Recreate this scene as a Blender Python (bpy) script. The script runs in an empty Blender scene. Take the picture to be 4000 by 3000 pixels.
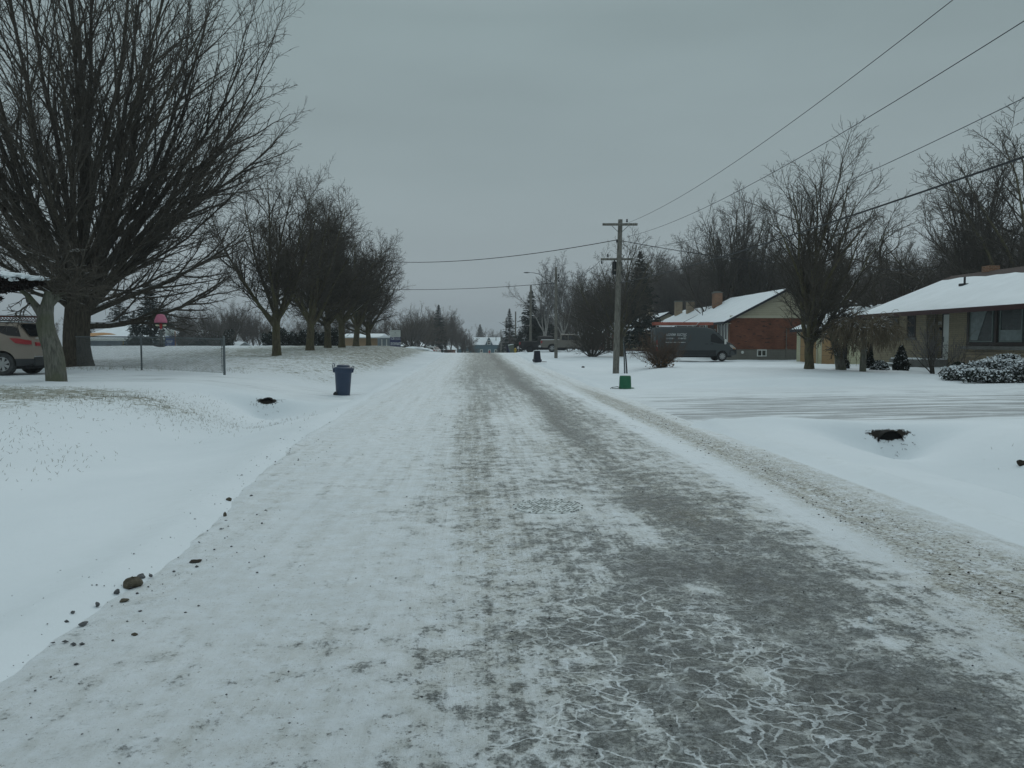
import bpy, math, random
import numpy as np
from mathutils import Vector, Matrix
D2R = math.radians
# ------------------------------------------------------------------ camera, sky, sun, exposure
S = bpy.context.scene
H = 1.53; PITCH = D2R(3.167); YAW = D2R(2.86)
cam_d = bpy.data.cameras.new('camera'); cam = bpy.data.objects.new('camera', cam_d)
S.collection.objects.link(cam); S.camera = cam
cam.location = (0, 0, H); cam.rotation_euler = (D2R(90) - PITCH, 0, -YAW)
cam_d.sensor_width = 36; cam_d.lens = 27.0; cam_d.clip_start = .05; cam_d.clip_end = 6000
W = bpy.data.worlds.new('World'); S.world = W; W.use_nodes = True
SUN_EL, SUN_AZ = D2R(42), D2R(200)
def world():
    n = W.node_tree.nodes; l = W.node_tree.links; n.clear()
    out = n.new('ShaderNodeOutputWorld'); bg = n.new('ShaderNodeBackground')
    sky = n.new('ShaderNodeTexSky'); sky.sky_type = 'NISHITA'; sky.sun_disc = False
    sky.sun_elevation = SUN_EL; sky.sun_rotation = SUN_AZ; sky.air_density = 2; sky.dust_density = 6
    tc = n.new('ShaderNodeTexCoord'); sx = n.new('ShaderNodeSeparateXYZ'); l.new(tc.outputs['Generated'], sx.inputs[0])
    r = n.new('ShaderNodeValToRGB'); l.new(sx.outputs['Z'], r.inputs[0])
    el = r.color_ramp.elements
    K = 10.0
    def c(v, t=(0.80, 1.0, 1.06)): return (v*t[0]*K/10, v*t[1]*K/10, v*t[2]*K/10, 1)
    el[0].position = 0.0; el[0].color = c(.372, (.85, 1.0, 1.07))
    el[1].position = 1.0; el[1].color = c(.72)
    for p, v, t in ((.06, .372, (.84, 1.0, 1.07)), (.20, .350, (.81, 1.0, 1.055)), (.38, .325, (.785, 1.0, 1.04)), (.60, .52, (.84, 1, 1.06))):
        e = el.new(p); e.color = c(v, t)
    # soft cloud mottling
    mp = n.new('ShaderNodeMapping'); mp.inputs['Scale'].default_value = (1.2, 1.2, 5.0); l.new(tc.outputs['Generated'], mp.inputs[0])
    nz = n.new('ShaderNodeTexNoise'); nz.inputs['Scale'].default_value = 1.6; nz.inputs['Detail'].default_value = 4; l.new(mp.outputs[0], nz.inputs['Vector'])
    mr = n.new('ShaderNodeMapRange'); mr.inputs[1].default_value = .3; mr.inputs[2].default_value = .7; mr.inputs[3].default_value = .93; mr.inputs[4].default_value = 1.07
    l.new(nz.outputs['Fac'], mr.inputs[0])
    mul = n.new('ShaderNodeVectorMath'); mul.operation = 'SCALE'; l.new(r.outputs[0], mul.inputs[0]); l.new(mr.outputs[0], mul.inputs['Scale'])
    sc = n.new('ShaderNodeVectorMath'); sc.operation = 'SCALE'; sc.inputs['Scale'].default_value = 10.0; l.new(mul.outputs[0], sc.inputs[0])
    mx = n.new('ShaderNodeMix'); mx.data_type = 'RGBA'; mx.inputs[0].default_value = .97
    l.new(sky.outputs[0], mx.inputs[6]); l.new(sc.outputs[0], mx.inputs[7])
    l.new(mx.outputs[2], bg.inputs[0]); bg.inputs[1].default_value = .1
    l.new(bg.outputs[0], out.inputs[0])
world()
sun_d = bpy.data.lights.new('sun', 'SUN'); sun_d.energy = .55; sun_d.angle = D2R(50); sun_d.color = (1, .97, .93)
sun = bpy.data.objects.new('sun', sun_d); S.collection.objects.link(sun)
sun.rotation_euler = (D2R(90) - SUN_EL, 0, D2R(180) - SUN_AZ + D2R(180))
S.view_settings.view_transform = 'Standard'; S.view_settings.look = 'None'
S.view_settings.exposure = 0; S.view_settings.gamma = 1
S.render.engine = 'CYCLES'
S.cycles.max_bounces = 5; S.cycles.diffuse_bounces = 3; S.cycles.glossy_bounces = 2; S.cycles.transparent_max_bounces = 6
# ------------------------------------------------------------------ geometry of the picture
cy, sy, cp, sp = math.cos(YAW), math.sin(YAW), math.cos(PITCH), math.sin(PITCH)
def ray(px, py):
    u = (px - 2000)/3000; v = (1500 - py)/3000
    f = cp + sp*v; z = -sp + cp*v
    return u/f, z/f           # lateral and height for one metre ahead
def P(px, py, d):
    u, z = ray(px, py); return Vector((u*d*cy + d*sy, d*cy - u*d*sy, H + z*d))
def onX(px, py, X):
    u, z = ray(px, py); d = X/(u*cy + sy); return P(px, py, d)
def smooth(a, b, x):
    t = np.clip((x - a)/(b - a), 0, 1); return t*t*(3 - 2*t)
def hermite(x, xs, ys):
    xs = np.array(xs, float); ys = np.array(ys, float); m = np.gradient(ys, xs)
    x = np.clip(x, xs[0], xs[-1]); i = np.clip(np.searchsorted(xs, x) - 1, 0, len(xs) - 2)
    h = xs[i+1] - xs[i]; t = (x - xs[i])/h
    return (2*t**3-3*t**2+1)*ys[i] + (t**3-2*t**2+t)*h*m[i] + (-2*t**3+3*t**2)*ys[i+1] + (t**3-t**2)*h*m[i+1]
def zroad(Y): return hermite(Y, [-60, 0, 20, 40, 56, 68, 78, 85, 92, 110, 140, 180, 230, 300, 900], [0, 0, 0, .02, .09, .19, .275, .285, .18, -.3, -1.4, -2.7, -3.9, -4.6, -5])
def zleft(Y): return hermite(Y, [-60, 0, 12, 20, 27, 43, 52, 60, 68, 78, 90, 110, 150, 230, 900], [.3, .25, .36, .47, .50, .76, .94, 1.05, 1.10, 1.05, .85, .25, -1.3, -3.9, -5])
def zright(Y): return hermite(Y, [-60, 10, 24, 32, 42, 57, 70, 85, 110, 135, 180, 230, 900], [.1, .12, .08, .30, .22, .04, .2, .45, .30, -.3, -2.0, -3.7, -5])
_rs = np.random.RandomState(5)
_wv = [( _rs.normal(size=2)*f, _rs.rand()*6.28, a) for f, a in ((.35,.05),(.5,.04),(.9,.025),(1.4,.018),(2.3,.012),(3.4,.009),(5.5,.006),(8,.004)) for _ in range(3)]
def lumps(X, Y):
    z = 0
    for k, ph, a in _wv: z = z + a*.5*np.sin(k[0]*X + k[1]*Y + ph)
    return z
def drive_r(X, Y):    # 1 on the gravel parking to the right
    return smooth(3.2, 4.6, X)*smooth(13.2 - .0*X, 14.6, Y)*(1 - smooth(24.6, 26.2, Y))*(1 - smooth(48, 52, X))
def dl_c(X): return 21.8 + np.clip(-(X + 4), 0, 60)*.30
def drive_l(X, Y):
    c = dl_c(X); return smooth(-3.4, -4.4, X)*0 + (X < -2.5)*smooth(-2.6, -3.8, X)*smooth(c - 2.9, c - 2.0, Y)*(1 - smooth(c + 2.0, c + 2.9, Y))*(1 - smooth(40, 44, -X))
def eoff(Y):    # how far the left road edge comes in from 3 m
    Y = np.asarray(Y, float)
    return (.60*(1 - smooth(5, 13, Y)) + .12*(1 - smooth(12, 22, Y)) + .025*np.sin(Y*1.3) + .015*np.sin(Y*3.7 + 1) + .012*np.sin(Y*9.1) + .008*np.sin(Y*23))*(1 - smooth(40, 60, Y)*.7)
def T(X, Y, rough=True):
    X = np.asarray(X, float); Y = np.asarray(Y, float)
    zr, zl, zq = zroad(Y), zleft(Y), zright(Y)
    a = smooth(-3.4, -9.0, X) if False else smooth(3.4, 9.0, -X)
    b = smooth(4.4, 9.5, X)
    z = zr*(1 - a - b) + zl*a + zq*b
    dl, dr = drive_l(X, Y), drive_r(X, Y)
    # ditches
    dk = np.exp(-((X + 5.1)/1.1)**2)*((.30 + .16*smooth(15, 18.5, Y))*(1 - smooth(19.5, 20.05, Y)) + .16*smooth(25, 27, Y)*(1 - smooth(50, 70, Y)))
    dk = dk + np.exp(-((X - 7.3)/1.3)**2)*(.56*(1 - smooth(13.15, 13.85, Y))*smooth(-40, 9, Y) + .12*smooth(26, 30, Y)*(1 - smooth(60, 80, Y)))
    z = z - dk
    # local pit at the pipe mouths
    z = z - .10*np.exp(-((X + 5.25)/.30)**2 - ((Y - 19.45)/.25)**2) - .12*np.exp(-((X - 7.52)/.36)**2 - ((Y - 13.1)/.28)**2)
    # parking area level, lifted by a thin margin
    z = z*(1 - dr) + dr*(.0 + .012*np.clip(X - 4, 0, 20) - .06)
    zd = zr*(1 - smooth(3.4, 8, -X)) + zl*smooth(3.4, 8, -X)
    z = z*(1 - dl) + dl*(zd - .05)
    # ploughed ridges beside the road
    w = .10*np.sin(Y*.21) + .06*np.sin(Y*.83 + 1)
    z = z + .075*np.exp(-((X - 4.35 - w)/.20)**2)*(1 - dr)*(1 - smooth(60, 90, Y))
    Xs = X - eoff(Y)*(X < 0)
    z = z + .05*np.exp(-((Xs + 3.05)/.24)**2)*(1 - dl)*(1 - smooth(30, 60, Y)) - .05*smooth(3.1, 4.2, -Xs)*(1 - smooth(4.2, 5.4, -Xs))*(1 - smooth(16, 19, Y))
    # heap at the corner of the parking
    z = z + .16*np.exp(-((X - 5.4)/1.5)**2 - ((Y - 13.6)/.6)**2) + .08*np.exp(-((X-12)/5)**2 - ((Y - 26.3)/.8)**2)
    if rough:
        off = smooth(3.0, 3.8, -Xs) + smooth(4.1, 4.8, X)
        z = z + lumps(X, Y)*off*(1 - dr)*(1 - dl)*(1 - .6*smooth(40, 120, Y))
        under = smooth(-3.10, -2.80, Xs)*(1 - smooth(3.95, 4.2, X))
        z = z - .05*under
    return z
def Tz(X, Y): return float(T(X, Y))
def G(px, py):      # ground under a pixel
    u, s = ray(px, py); lo, hi = 1.5, 1.5
    d = 1.5
    while d < 400:
        p = P(px, py, d)
        if p.z <= Tz(p.x, p.y): break
        lo = d; d *= 1.03
    hi = d
    for _ in range(20):
        m = (lo + hi)/2; p = P(px, py, m)
        if p.z <= Tz(p.x, p.y): hi = m
        else: lo = m
    return P(px, py, hi)
def at(px, d, dz=0):
    p = P(px, 1334, d); p.z = Tz(p.x, p.y) + dz; return p
# ------------------------------------------------------------------ helpers: objects
COL = S.collection
def link(o, parent=None):
    COL.objects.link(o)
    if parent is not None: o.parent = parent
    return o
def tag(o, label=None, cat=None, group=None, kind=None):
    if label: o['label'] = label
    if cat: o['category'] = cat
    if group: o['group'] = group
    if kind: o['kind'] = kind
    return o
def empty(name, loc=(0, 0, 0), rz=0, label=None, cat=None, group=None, tilt=None, scale=None):
    o = bpy.data.objects.new(name, None); o.empty_display_size = .2; link(o)
    o.location = loc; o.rotation_euler = (tilt[0] if tilt else 0, tilt[1] if tilt else 0, rz)
    if scale: o.scale = (scale,)*3 if not hasattr(scale, '__len__') else scale
    return tag(o, label, cat, group)
def npmesh(name, v, quads=None, tris=None, smooth_=False):
    v = np.asarray(v, np.float32).reshape(-1, 3)
    m = bpy.data.meshes.new(name)
    nq = 0 if quads is None else len(quads); nt = 0 if tris is None else len(tris)
    m.vertices.add(len(v)); m.vertices.foreach_set('co', v.ravel())
    idx = []
    if nq: idx.append(np.asarray(quads, np.int32).ravel())
    if nt: idx.append(np.asarray(tris, np.int32).ravel())
    idx = np.concatenate(idx); m.loops.add(len(idx)); m.loops.foreach_set('vertex_index', idx)
    m.polygons.add(nq + nt)
    st = np.concatenate([np.arange(nq)*4, nq*4 + np.arange(nt)*3]).astype(np.int32)
    m.polygons.foreach_set('loop_start', st)
    if smooth_: m.polygons.foreach_set('use_smooth', np.ones(nq + nt, bool))
    m.update(calc_edges=True); return m
def obj(name, mesh, mat, parent=None, **k):
    o = bpy.data.objects.new(name, mesh)
    if mat is not None and not mesh.materials: mesh.materials.append(mat)
    link(o, parent); tag(o, **k); return o
class MB:
    def __init__(s): s.v = []; s.f = []
    def add(s, vs, fs):
        n = len(s.v); s.v += [tuple(map(float, p)) for p in vs]; s.f += [tuple(i + n for i in f) for f in fs]; return s
    def box(s, x0, x1, y0, y1, z0, z1):
        return s.add([(x0,y0,z0),(x1,y0,z0),(x1,y1,z0),(x0,y1,z0),(x0,y0,z1),(x1,y0,z1),(x1,y1,z1),(x0,y1,z1)],
                     [(0,3,2,1),(4,5,6,7),(0,1,5,4),(1,2,6,5),(2,3,7,6),(3,0,4,7)])
    def cbox(s, c, d): return s.box(c[0]-d[0]/2, c[0]+d[0]/2, c[1]-d[1]/2, c[1]+d[1]/2, c[2]-d[2]/2, c[2]+d[2]/2)
    def slab(s, a, b, c, d, t):     # quad a b c d thickened along its normal (downwards) by t
        a, b, c, d = map(Vector, (a, b, c, d)); n = (b - a).cross(d - a).normalized()*t
        return s.add([a, b, c, d, a-n, b-n, c-n, d-n], [(0,1,2,3),(7,6,5,4),(0,4,5,1),(1,5,6,2),(2,6,7,3),(3,7,4,0)])
    def prism(s, poly, axis, a0, a1):   # polygon in the plane of the other two axes, extruded along axis
        def mk(p, a):
            return {'x': (a, p[0], p[1]), 'y': (p[0], a, p[1]), 'z': (p[0], p[1], a)}[axis]
        n = len(poly)
        return s.add([mk(p, a0) for p in poly] + [mk(p, a1) for p in poly],
                     [tuple(range(n))[::-1], tuple(range(n, 2*n))] + [(i, (i+1) % n, n+(i+1) % n, n+i) for i in range(n)])
    def tube(s, pts, r, n=8, cap=True):
        pts = [Vector(p) for p in pts]; rs = r if hasattr(r, '__len__') else [r]*len(pts)
        base = len(s.v); up = Vector((0, 0, 1))
        for i, p in enumerate(pts):
            t = (pts[min(i+1, len(pts)-1)] - pts[max(i-1, 0)]).normalized()
            a = t.cross(up if abs(t.z) < .95 else Vector((1, 0, 0))).normalized(); b = t.cross(a)
            for k in range(n):
                an = 2*math.pi*k/n; s.v.append(tuple(p + (a*math.cos(an) + b*math.sin(an))*rs[i]))
        for i in range(len(pts) - 1):
            for k in range(n):
                q = base + i*n; s.f.append((q+k, q+(k+1) % n, q+n+(k+1) % n, q+n+k))
        if cap:
            s.f.append(tuple(base + k for k in range(n))[::-1]); s.f.append(tuple(base + (len(pts)-1)*n + k for k in range(n)))
        return s
    def lathe(s, prof, n=24, axis='z', c=(0, 0, 0), caps=True):
        base = len(s.v)
        for r, h in prof:
            for k in range(n):
                a = 2*math.pi*k/n; x, y = r*math.cos(a), r*math.sin(a)
                q = (x, y, h) if axis == 'z' else ((x, h, y) if axis == 'y' else (h, x, y))
                s.v.append((q[0]+c[0], q[1]+c[1], q[2]+c[2]))
        for i in range(len(prof) - 1):
            for k in range(n):
                q = base + i*n; s.f.append((q+k, q+(k+1) % n, q+n+(k+1) % n, q+n+k))
        if not caps: return s
        if prof[0][0] > 1e-4: s.f.append(tuple(base + k for k in range(n))[::-1])
        if prof[-1][0] > 1e-4: s.f.append(tuple(base + (len(prof)-1)*n + k for k in range(n)))
        return s
    def build(s, name, mat, parent=None, smooth_=False, bevel=0, **k):
        m = bpy.data.meshes.new(name); m.from_pydata(s.v, [], s.f)
        if smooth_:
            m.polygons.foreach_set('use_smooth', [True]*len(m.polygons)); m.set_sharp_from_angle(angle=D2R(38))
        m.update(); o = obj(name, m, mat, parent, **k)
        if bevel:
            b = o.modifiers.new('bevel', 'BEVEL'); b.width = bevel; b.segments = 2; b.limit_method = 'ANGLE'
        return o
def copy_tree(o, parent=None):
    c = o.copy(); link(c, parent)
    for ch in list(o.children): copy_tree(ch, c)
    return c
def text_mesh(txt, size, align='LEFT', extrude=.002, bold=0):
    cu = bpy.data.curves.new('lettering', 'FONT'); cu.body = txt; cu.size = size; cu.align_x = align; cu.extrude = extrude; cu.offset = bold
    t = bpy.data.objects.new('lettering', cu); COL.objects.link(t)
    bpy.context.view_layer.update()
    m = bpy.data.meshes.new_from_object(t.evaluated_get(bpy.context.evaluated_depsgraph_get()))
    bpy.data.objects.remove(t); return m
# ------------------------------------------------------------------ helpers: materials
class NT:
    def __init__(s, name):
        s.m = bpy.data.materials.new(name); s.m.use_nodes = True; s.t = s.m.node_tree; s.n = s.t.nodes; s.l = s.t.links
        s.b = s.n['Principled BSDF']; s.o = s.n['Material Output']
        s.tc = s.n.new('ShaderNodeTexCoord')
    def L(s, a, b): s.l.new(a, b)
    def co(s, scale=(1, 1, 1), rot=(0, 0, 0), src='Object'):
        mp = s.n.new('ShaderNodeMapping'); mp.inputs['Scale'].default_value = scale; mp.inputs['Rotation'].default_value = rot
        s.L(s.tc.outputs[src], mp.inputs[0]); return mp.outputs[0]
    def noise(s, scale, detail=4, rough=.55, vec=None, dist=0):
        q = s.n.new('ShaderNodeTexNoise'); q.inputs['Scale'].default_value = scale; q.inputs['Detail'].default_value = detail
        q.inputs['Roughness'].default_value = rough; q.inputs['Distortion'].default_value = dist
        s.L(vec if vec is not None else s.tc.outputs['Object'], q.inputs['Vector']); return q.outputs['Fac']
    def mr(s, x, a, b, c=0, d=1, sm=False):
        q = s.n.new('ShaderNodeMapRange'); q.clamp = True
        if sm: q.interpolation_type = 'SMOOTHSTEP'
        for i, v in ((1, a), (2, b), (3, c), (4, d)):
            if hasattr(v, 'is_output'): s.L(v, q.inputs[i])
            else: q.inputs[i].default_value = v
        s.L(x, q.inputs[0]); return q.outputs[0]
    def math(s, op, a, b=None, c=None):
        q = s.n.new('ShaderNodeMath'); q.operation = op
        for i, v in enumerate((a, b, c)):
            if v is None: continue
            if hasattr(v, 'is_output'): s.L(v, q.inputs[i])
            else: q.inputs[i].default_value = v
        return q.outputs[0]
    def mix(s, f, a, b):
        q = s.n.new('ShaderNodeMix'); q.data_type = 'RGBA'
        for i, v in ((0, f), (6, a), (7, b)):
            if hasattr(v, 'is_output'): s.L(v, q.inputs[i])
            elif i == 0: q.inputs[0].default_value = v
            else: q.inputs[i].default_value = (*v, 1) if len(v) == 3 else v
        return q.outputs[2]
    def attr(s, name):
        q = s.n.new('ShaderNodeAttribute'); q.attribute_name = name; return q.outputs['Fac']
    def bump(s, h, strength=.3, dist=.02):
        q = s.n.new('ShaderNodeBump'); q.inputs['Strength'].default_value = strength; q.inputs['Distance'].default_value = dist
        s.L(h, q.inputs['Height']); s.L(q.outputs[0], s.b.inputs['Normal']); return q
    def col(s, c):
        if hasattr(c, 'is_output'): s.L(c, s.b.inputs['Base Color'])
        else: s.b.inputs['Base Color'].default_value = (*c, 1)
    def set(s, rough=.8, metal=0, spec=.3, coat=0):
        s.b.inputs['Roughness'].default_value = rough; s.b.inputs['Metallic'].default_value = metal
        s.b.inputs['Specular IOR Level'].default_value = spec; s.b.inputs['Coat Weight'].default_value = coat; return s
    def nz(s):
        g = s.n.new('ShaderNodeNewGeometry'); q = s.n.new('ShaderNodeSeparateXYZ'); s.L(g.outputs['Normal'], q.inputs[0]); return q.outputs['Z']
SNOW = (.76, .81, .845)
def plain(name, c, rough=.7, metal=0, spec=.3, var=.12, scale=3, coat=0, bump=0):
    t = NT(name).set(rough, metal, spec, coat)
    nn = t.noise(scale, 5, .6)
    a = tuple(x*(1 - var) for x in c); b = tuple(min(1, x*(1 + var)) for x in c)
    t.col(t.mix(t.mr(nn, .3, .7), a, b))
    if bump: t.bump(t.noise(scale*8, 4), bump, .01)
    return t.m
def snowy(name, c, rough=.8, thr=.45, amount=.55, nscale=3, scale=6, col2=None, spec=.2):
    """thing coloured c with lying snow where its surface faces up"""
    t = NT(name).set(rough, 0, spec)
    base = t.mix(t.mr(t.noise(scale, 5, .65), .35, .65), tuple(x*.75 for x in c), col2 or tuple(x*1.3 for x in c))
    up = t.mr(t.nz(), thr, thr + .2)
    nm = t.mr(t.noise(nscale, 4, .6), 1 - amount - .04, 1 - amount + .04)
    t.col(t.mix(t.math('MULTIPLY', up, nm), base, SNOW)); return t.m
def mat_snowcap():
    t = NT('lying_snow').set(.75, 0, .25)
    t.col(t.mix(t.mr(t.noise(1.2, 3), .3, .7), (.70, .75, .78), SNOW)); t.bump(t.noise(4, 4), .25, .03); return t.m
def mat_brick(name, c1, c2, mortar, bw=.22, bh=.075, ms=.012, rough=.85, var=.3):
    t = NT(name).set(rough, 0, .2)
    g = t.n.new('ShaderNodeNewGeometry'); sn = t.n.new('ShaderNodeSeparateXYZ'); t.L(g.outputs['Normal'], sn.inputs[0])
    sp_ = t.n.new('ShaderNodeSeparateXYZ'); t.L(t.tc.outputs['Object'], sp_.inputs[0])
    ax = t.math('GREATER_THAN', t.math('ABSOLUTE', sn.outputs['X']), .7)
    u = t.math('ADD', t.math('MULTIPLY', sp_.outputs['Y'], ax), t.math('MULTIPLY', sp_.outputs['X'], t.math('SUBTRACT', 1, ax)))
    cb = t.n.new('ShaderNodeCombineXYZ'); t.L(u, cb.inputs[0]); t.L(sp_.outputs['Z'], cb.inputs[1])
    b = t.n.new('ShaderNodeTexBrick'); t.L(cb.outputs[0], b.inputs['Vector']); b.inputs['Scale'].default_value = 1
    b.inputs['Brick Width'].default_value = bw; b.inputs['Row Height'].default_value = bh; b.inputs['Mortar Size'].default_value = ms
    b.inputs['Color1'].default_value = (*c1, 1); b.inputs['Color2'].default_value = (*c2, 1); b.inputs['Mortar'].default_value = (*mortar, 1)
    b.inputs['Bias'].default_value = -.2
    mott = t.mr(t.noise(.9, 6, .7, vec=cb.outputs[0]), .3, .7, 1 - var, 1 + var)
    sc = t.n.new('ShaderNodeVectorMath'); sc.operation = 'SCALE'; t.L(b.outputs['Color'], sc.inputs[0]); t.L(mott, sc.inputs['Scale'])
    # sparse dark bricks
    b2 = t.n.new('ShaderNodeTexWhiteNoise')
    t.col(sc.outputs[0]); bp = t.bump(b.outputs['Fac'], .5, .006); bp.invert = True; t.n.remove(b2)
    return t.m
def mat_siding(name, c, h=.11):
    t = NT(name).set(.6, 0, .3)
    sp_ = t.n.new('ShaderNodeSeparateXYZ'); t.L(t.tc.outputs['Object'], sp_.inputs[0])
    f = t.math('FRACT', t.math('DIVIDE', sp_.outputs['Z'], h))
    line = t.mr(f, 0, .12, .45, 1)
    sc = t.n.new('ShaderNodeVectorMath'); sc.operation = 'SCALE'; sc.inputs[0].default_value = c
    t.L(t.math('MULTIPLY', line, t.mr(t.noise(1.5, 4), .3, .7, .88, 1.08)), sc.inputs['Scale']); t.col(sc.outputs[0]); t.bump(f, .4, .01); return t.m
M = {}
M['snow'] = mat_snowcap()
M['bark'] = snowy('bark_dark', (.060, .055, .045), thr=.62, amount=.40, nscale=2.0, scale=14)
M['bark_twig'] = plain('twigs_dark', (.064, .056, .044), .9, var=.3, scale=.6)
M['bark_trunk'] = None
def mat_bark(name, c, ridge=1.0, moss=None):
    t = NT(name).set(.95, 0, .1)
    v = t.co((7, 7, 1.1)); n1 = t.noise(3.0, 8, .7, vec=v, dist=.4)
    base = t.mix(t.mr(n1, .35, .62), tuple(x*.45 for x in c), tuple(x*1.35 for x in c))
    if moss: base = t.mix(t.math('MULTIPLY', t.mr(t.noise(1.4, 4), .45, .6), .7), base, moss)
    up = t.math('MULTIPLY', t.mr(t.nz(), .55, .75), t.mr(t.noise(2.2, 4), .44, .54))
    t.col(t.mix(up, base, SNOW)); t.bump(n1, ridge, .05); return t.m
M['bark_maple'] = mat_bark('bark_furrowed', (.075, .066, .052))
M['bark_grey'] = mat_bark('bark_grey_smooth', (.135, .135, .115), .35, (.10, .11, .07))
M['bark_olive'] = mat_bark('bark_olive', (.10, .088, .058), .7, (.10, .095, .05))
M['bark_birch'] = mat_bark('bark_birch', (.36, .35, .33), .3)
M['twig_grey'] = plain('twigs_grey', (.12, .115, .11), .9, var=.25, scale=.5)
M['twig_wood'] = plain('twigs_far', (.100, .088, .074), .9, var=.3, scale=.3)  # brown twigs made paler, distance haze partly put into the colour
M['twig_red'] = plain('twigs_reddish', (.095, .062, .042), .9, var=.35, scale=2)
M['needle'] = snowy('needles_spruce', (.016, .024, .018), thr=.80, amount=.22, nscale=5, scale=3, spec=.1)
M['needle_yew'] = snowy('needles_yew', (.014, .020, .013), thr=.5, amount=.40, nscale=9, scale=9, spec=.1)
M['frost_leaf'] = snowy('needles_frosted', (.022, .030, .022), thr=.25, amount=.60, nscale=4.5, scale=9, spec=.1)
M['leaf_rust'] = snowy('leaves_rust', (.016, .011, .009), thr=.75, amount=.20, nscale=5, scale=9, spec=.1)
M['leaf_dry'] = plain('leaves_dry', (.16, .10, .055), .9, var=.4, scale=9)
M['pole'] = mat_bark('pole_wood', (.17, .165, .145), .25)
M['metal_dark'] = plain('metal_dark', (.03, .032, .034), .5, .3)
M['galv'] = plain('galvanised_steel', (.13, .15, .155), .55, .55, var=.15)
M['cable'] = plain('cable_sheath', (.025, .027, .03), .6)
M['cable_pale'] = plain('cable_pale', (.075, .085, .09), .6)
M['brick_red'] = mat_brick('brick_red', (.175, .055, .027), (.11, .036, .02), (.12, .07, .05), var=.35)
M['brick_chim'] = mat_brick('brick_chimney', (.24, .095, .045), (.17, .07, .035), (.24, .19, .14), ms=.015)
M['brick_buff'] = mat_brick('brick_buff', (.275, .24, .165), (.235, .205, .14), (.135, .12, .085), bw=.42, bh=.088, ms=.007, var=.14)
M['stone_buff'] = mat_brick('stone_band', (.29, .245, .165), (.20, .165, .12), (.11, .10, .08), bw=.75, bh=.14, ms=.010, var=.3)
M['block'] = mat_brick('concrete_block', (.15, .15, .13), (.14, .14, .12), (.12, .12, .105), bw=.4, bh=.2, ms=.01, var=.12)
M['siding'] = mat_siding('siding_cream', (.40, .375, .28), .16)
M['siding2'] = mat_siding('siding_garage', (.47, .46, .31), .14)
M['siding_teal'] = mat_siding('siding_teal', (.07, .14, .17), .2)
M['door_tan'] = plain('garage_door_tan', (.30, .19, .085), .6, var=.06)
M['shingle'] = snowy('shingles', (.045, .032, .028), thr=2, amount=0, scale=14)
M['shingle_grey'] = plain('shingles_grey', (.06, .06, .062), .9, var=.3, scale=12)
M['fascia'] = plain('fascia_maroon', (.050, .018, .018), .5)
M['fascia_dark'] = plain('fascia_dark', (.018, .02, .028), .5)
M['trim_white'] = plain('trim_white', (.60, .63, .60), .5, var=.05)
M['trim_brown'] = plain('trim_brown', (.03, .022, .018), .5)
M['trim_cream'] = plain('trim_cream', (.44, .43, .33), .5, var=.05)
M['glass'] = plain('window_glass', (.012, .018, .02), .06, 0, .9, var=.3, scale=1.2)
M['glass_blind'] = None
def mat_blind():
    t = NT('window_blind').set(.25, 0, .6)
    sp_ = t.n.new('ShaderNodeSeparateXYZ'); t.L(t.tc.outputs['Object'], sp_.inputs[0])
    f = t.math('FRACT', t.math('DIVIDE', sp_.outputs['Z'], .05))
    sl = t.mr(f, .35, .6, 0, 1)
    c = t.mix(sl, (.018, .024, .026), (.07, .085, .085)); t.col(t.mix(t.mr(t.noise(1.3, 3), .4, .6), c, (.03, .04, .04))); return t.m
M['glass_blind'] = mat_blind()
M['curtain'] = plain('sheer_curtain', (.15, .19, .19), .35, 0, .5, var=.25, scale=5)
M['concrete'] = plain('concrete', (.16, .165, .155), .85, var=.2, scale=5, bump=.3)
M['tan_stucco'] = plain('stucco_tan', (.30, .24, .17), .8)
M['rubber'] = plain('rubber', (.018, .018, .019), .85)
M['rubber_snowy'] = plain('rubber_frosted', (.045, .047, .048), .9, var=.4, scale=9)
M['alloy'] = plain('alloy', (.34, .35, .35), .4, .7)
M['rim_pale'] = plain('rim_silver', (.36, .37, .37), .5, .0)
M['chrome'] = plain('chrome', (.5, .5, .5), .25, .9)
M['plastic_dark'] = plain('plastic_dark', (.022, .024, .026), .6)
M['car_glass'] = plain('car_glass', (.006, .008, .010), .12, 0, .35)
def paint(name, c, rough=.35, salt=.35, clad=None):
    t = NT(name).set(rough, 0, .35, 0)
    sp_ = t.n.new('ShaderNodeSeparateXYZ'); t.L(t.tc.outputs['Object'], sp_.inputs[0])
    low = t.mr(t.math('ADD', sp_.outputs['Z'], t.mr(t.noise(2.5, 6, .7), .2, .8, -.35, .35)), .35, 1.0, salt, .04)
    pc = t.mix(low, c, (.22, .22, .21))
    if clad: pc = t.mix(t.math('LESS_THAN', sp_.outputs['Z'], clad), pc, (.028, .031, .034))
    t.col(pc)
    r = t.mr(low, 0, .5, rough, .75); t.L(r, t.b.inputs['Roughness']); return t.m
M['p_van'] = paint('paint_graphite', (.040, .050, .054), .45, .10)
M['p_suv'] = paint('paint_champagne', (.225, .19, .155), .35, .25, .53)
M['p_black'] = paint('paint_black', (.005, .006, .007), .5, .03)
M['p_silver'] = paint('paint_pewter', (.15, .14, .12), .4, .3)
M['p_white'] = paint('paint_white', (.60, .62, .60), .4, .2)
M['lamp_red'] = plain('lamp_red', (.26, .008, .012), .3, 0, .6, var=.15)
M['lamp_clear'] = plain('lamp_clear', (.42, .43, .42), .3, .2, .6)
M['lamp_amber'] = plain('lamp_amber', (.5, .2, .04), .3)
M['reflect_white'] = plain('reflector_white', (.6, .6, .58), .5, var=.05)
M['ladder'] = plain('fibreglass_orange', (.32, .10, .07), .6)
M['bin_blue'] = plain('bin_blue', (.026, .045, .085), .45, 0, .4, var=.10, scale=5)
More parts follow.
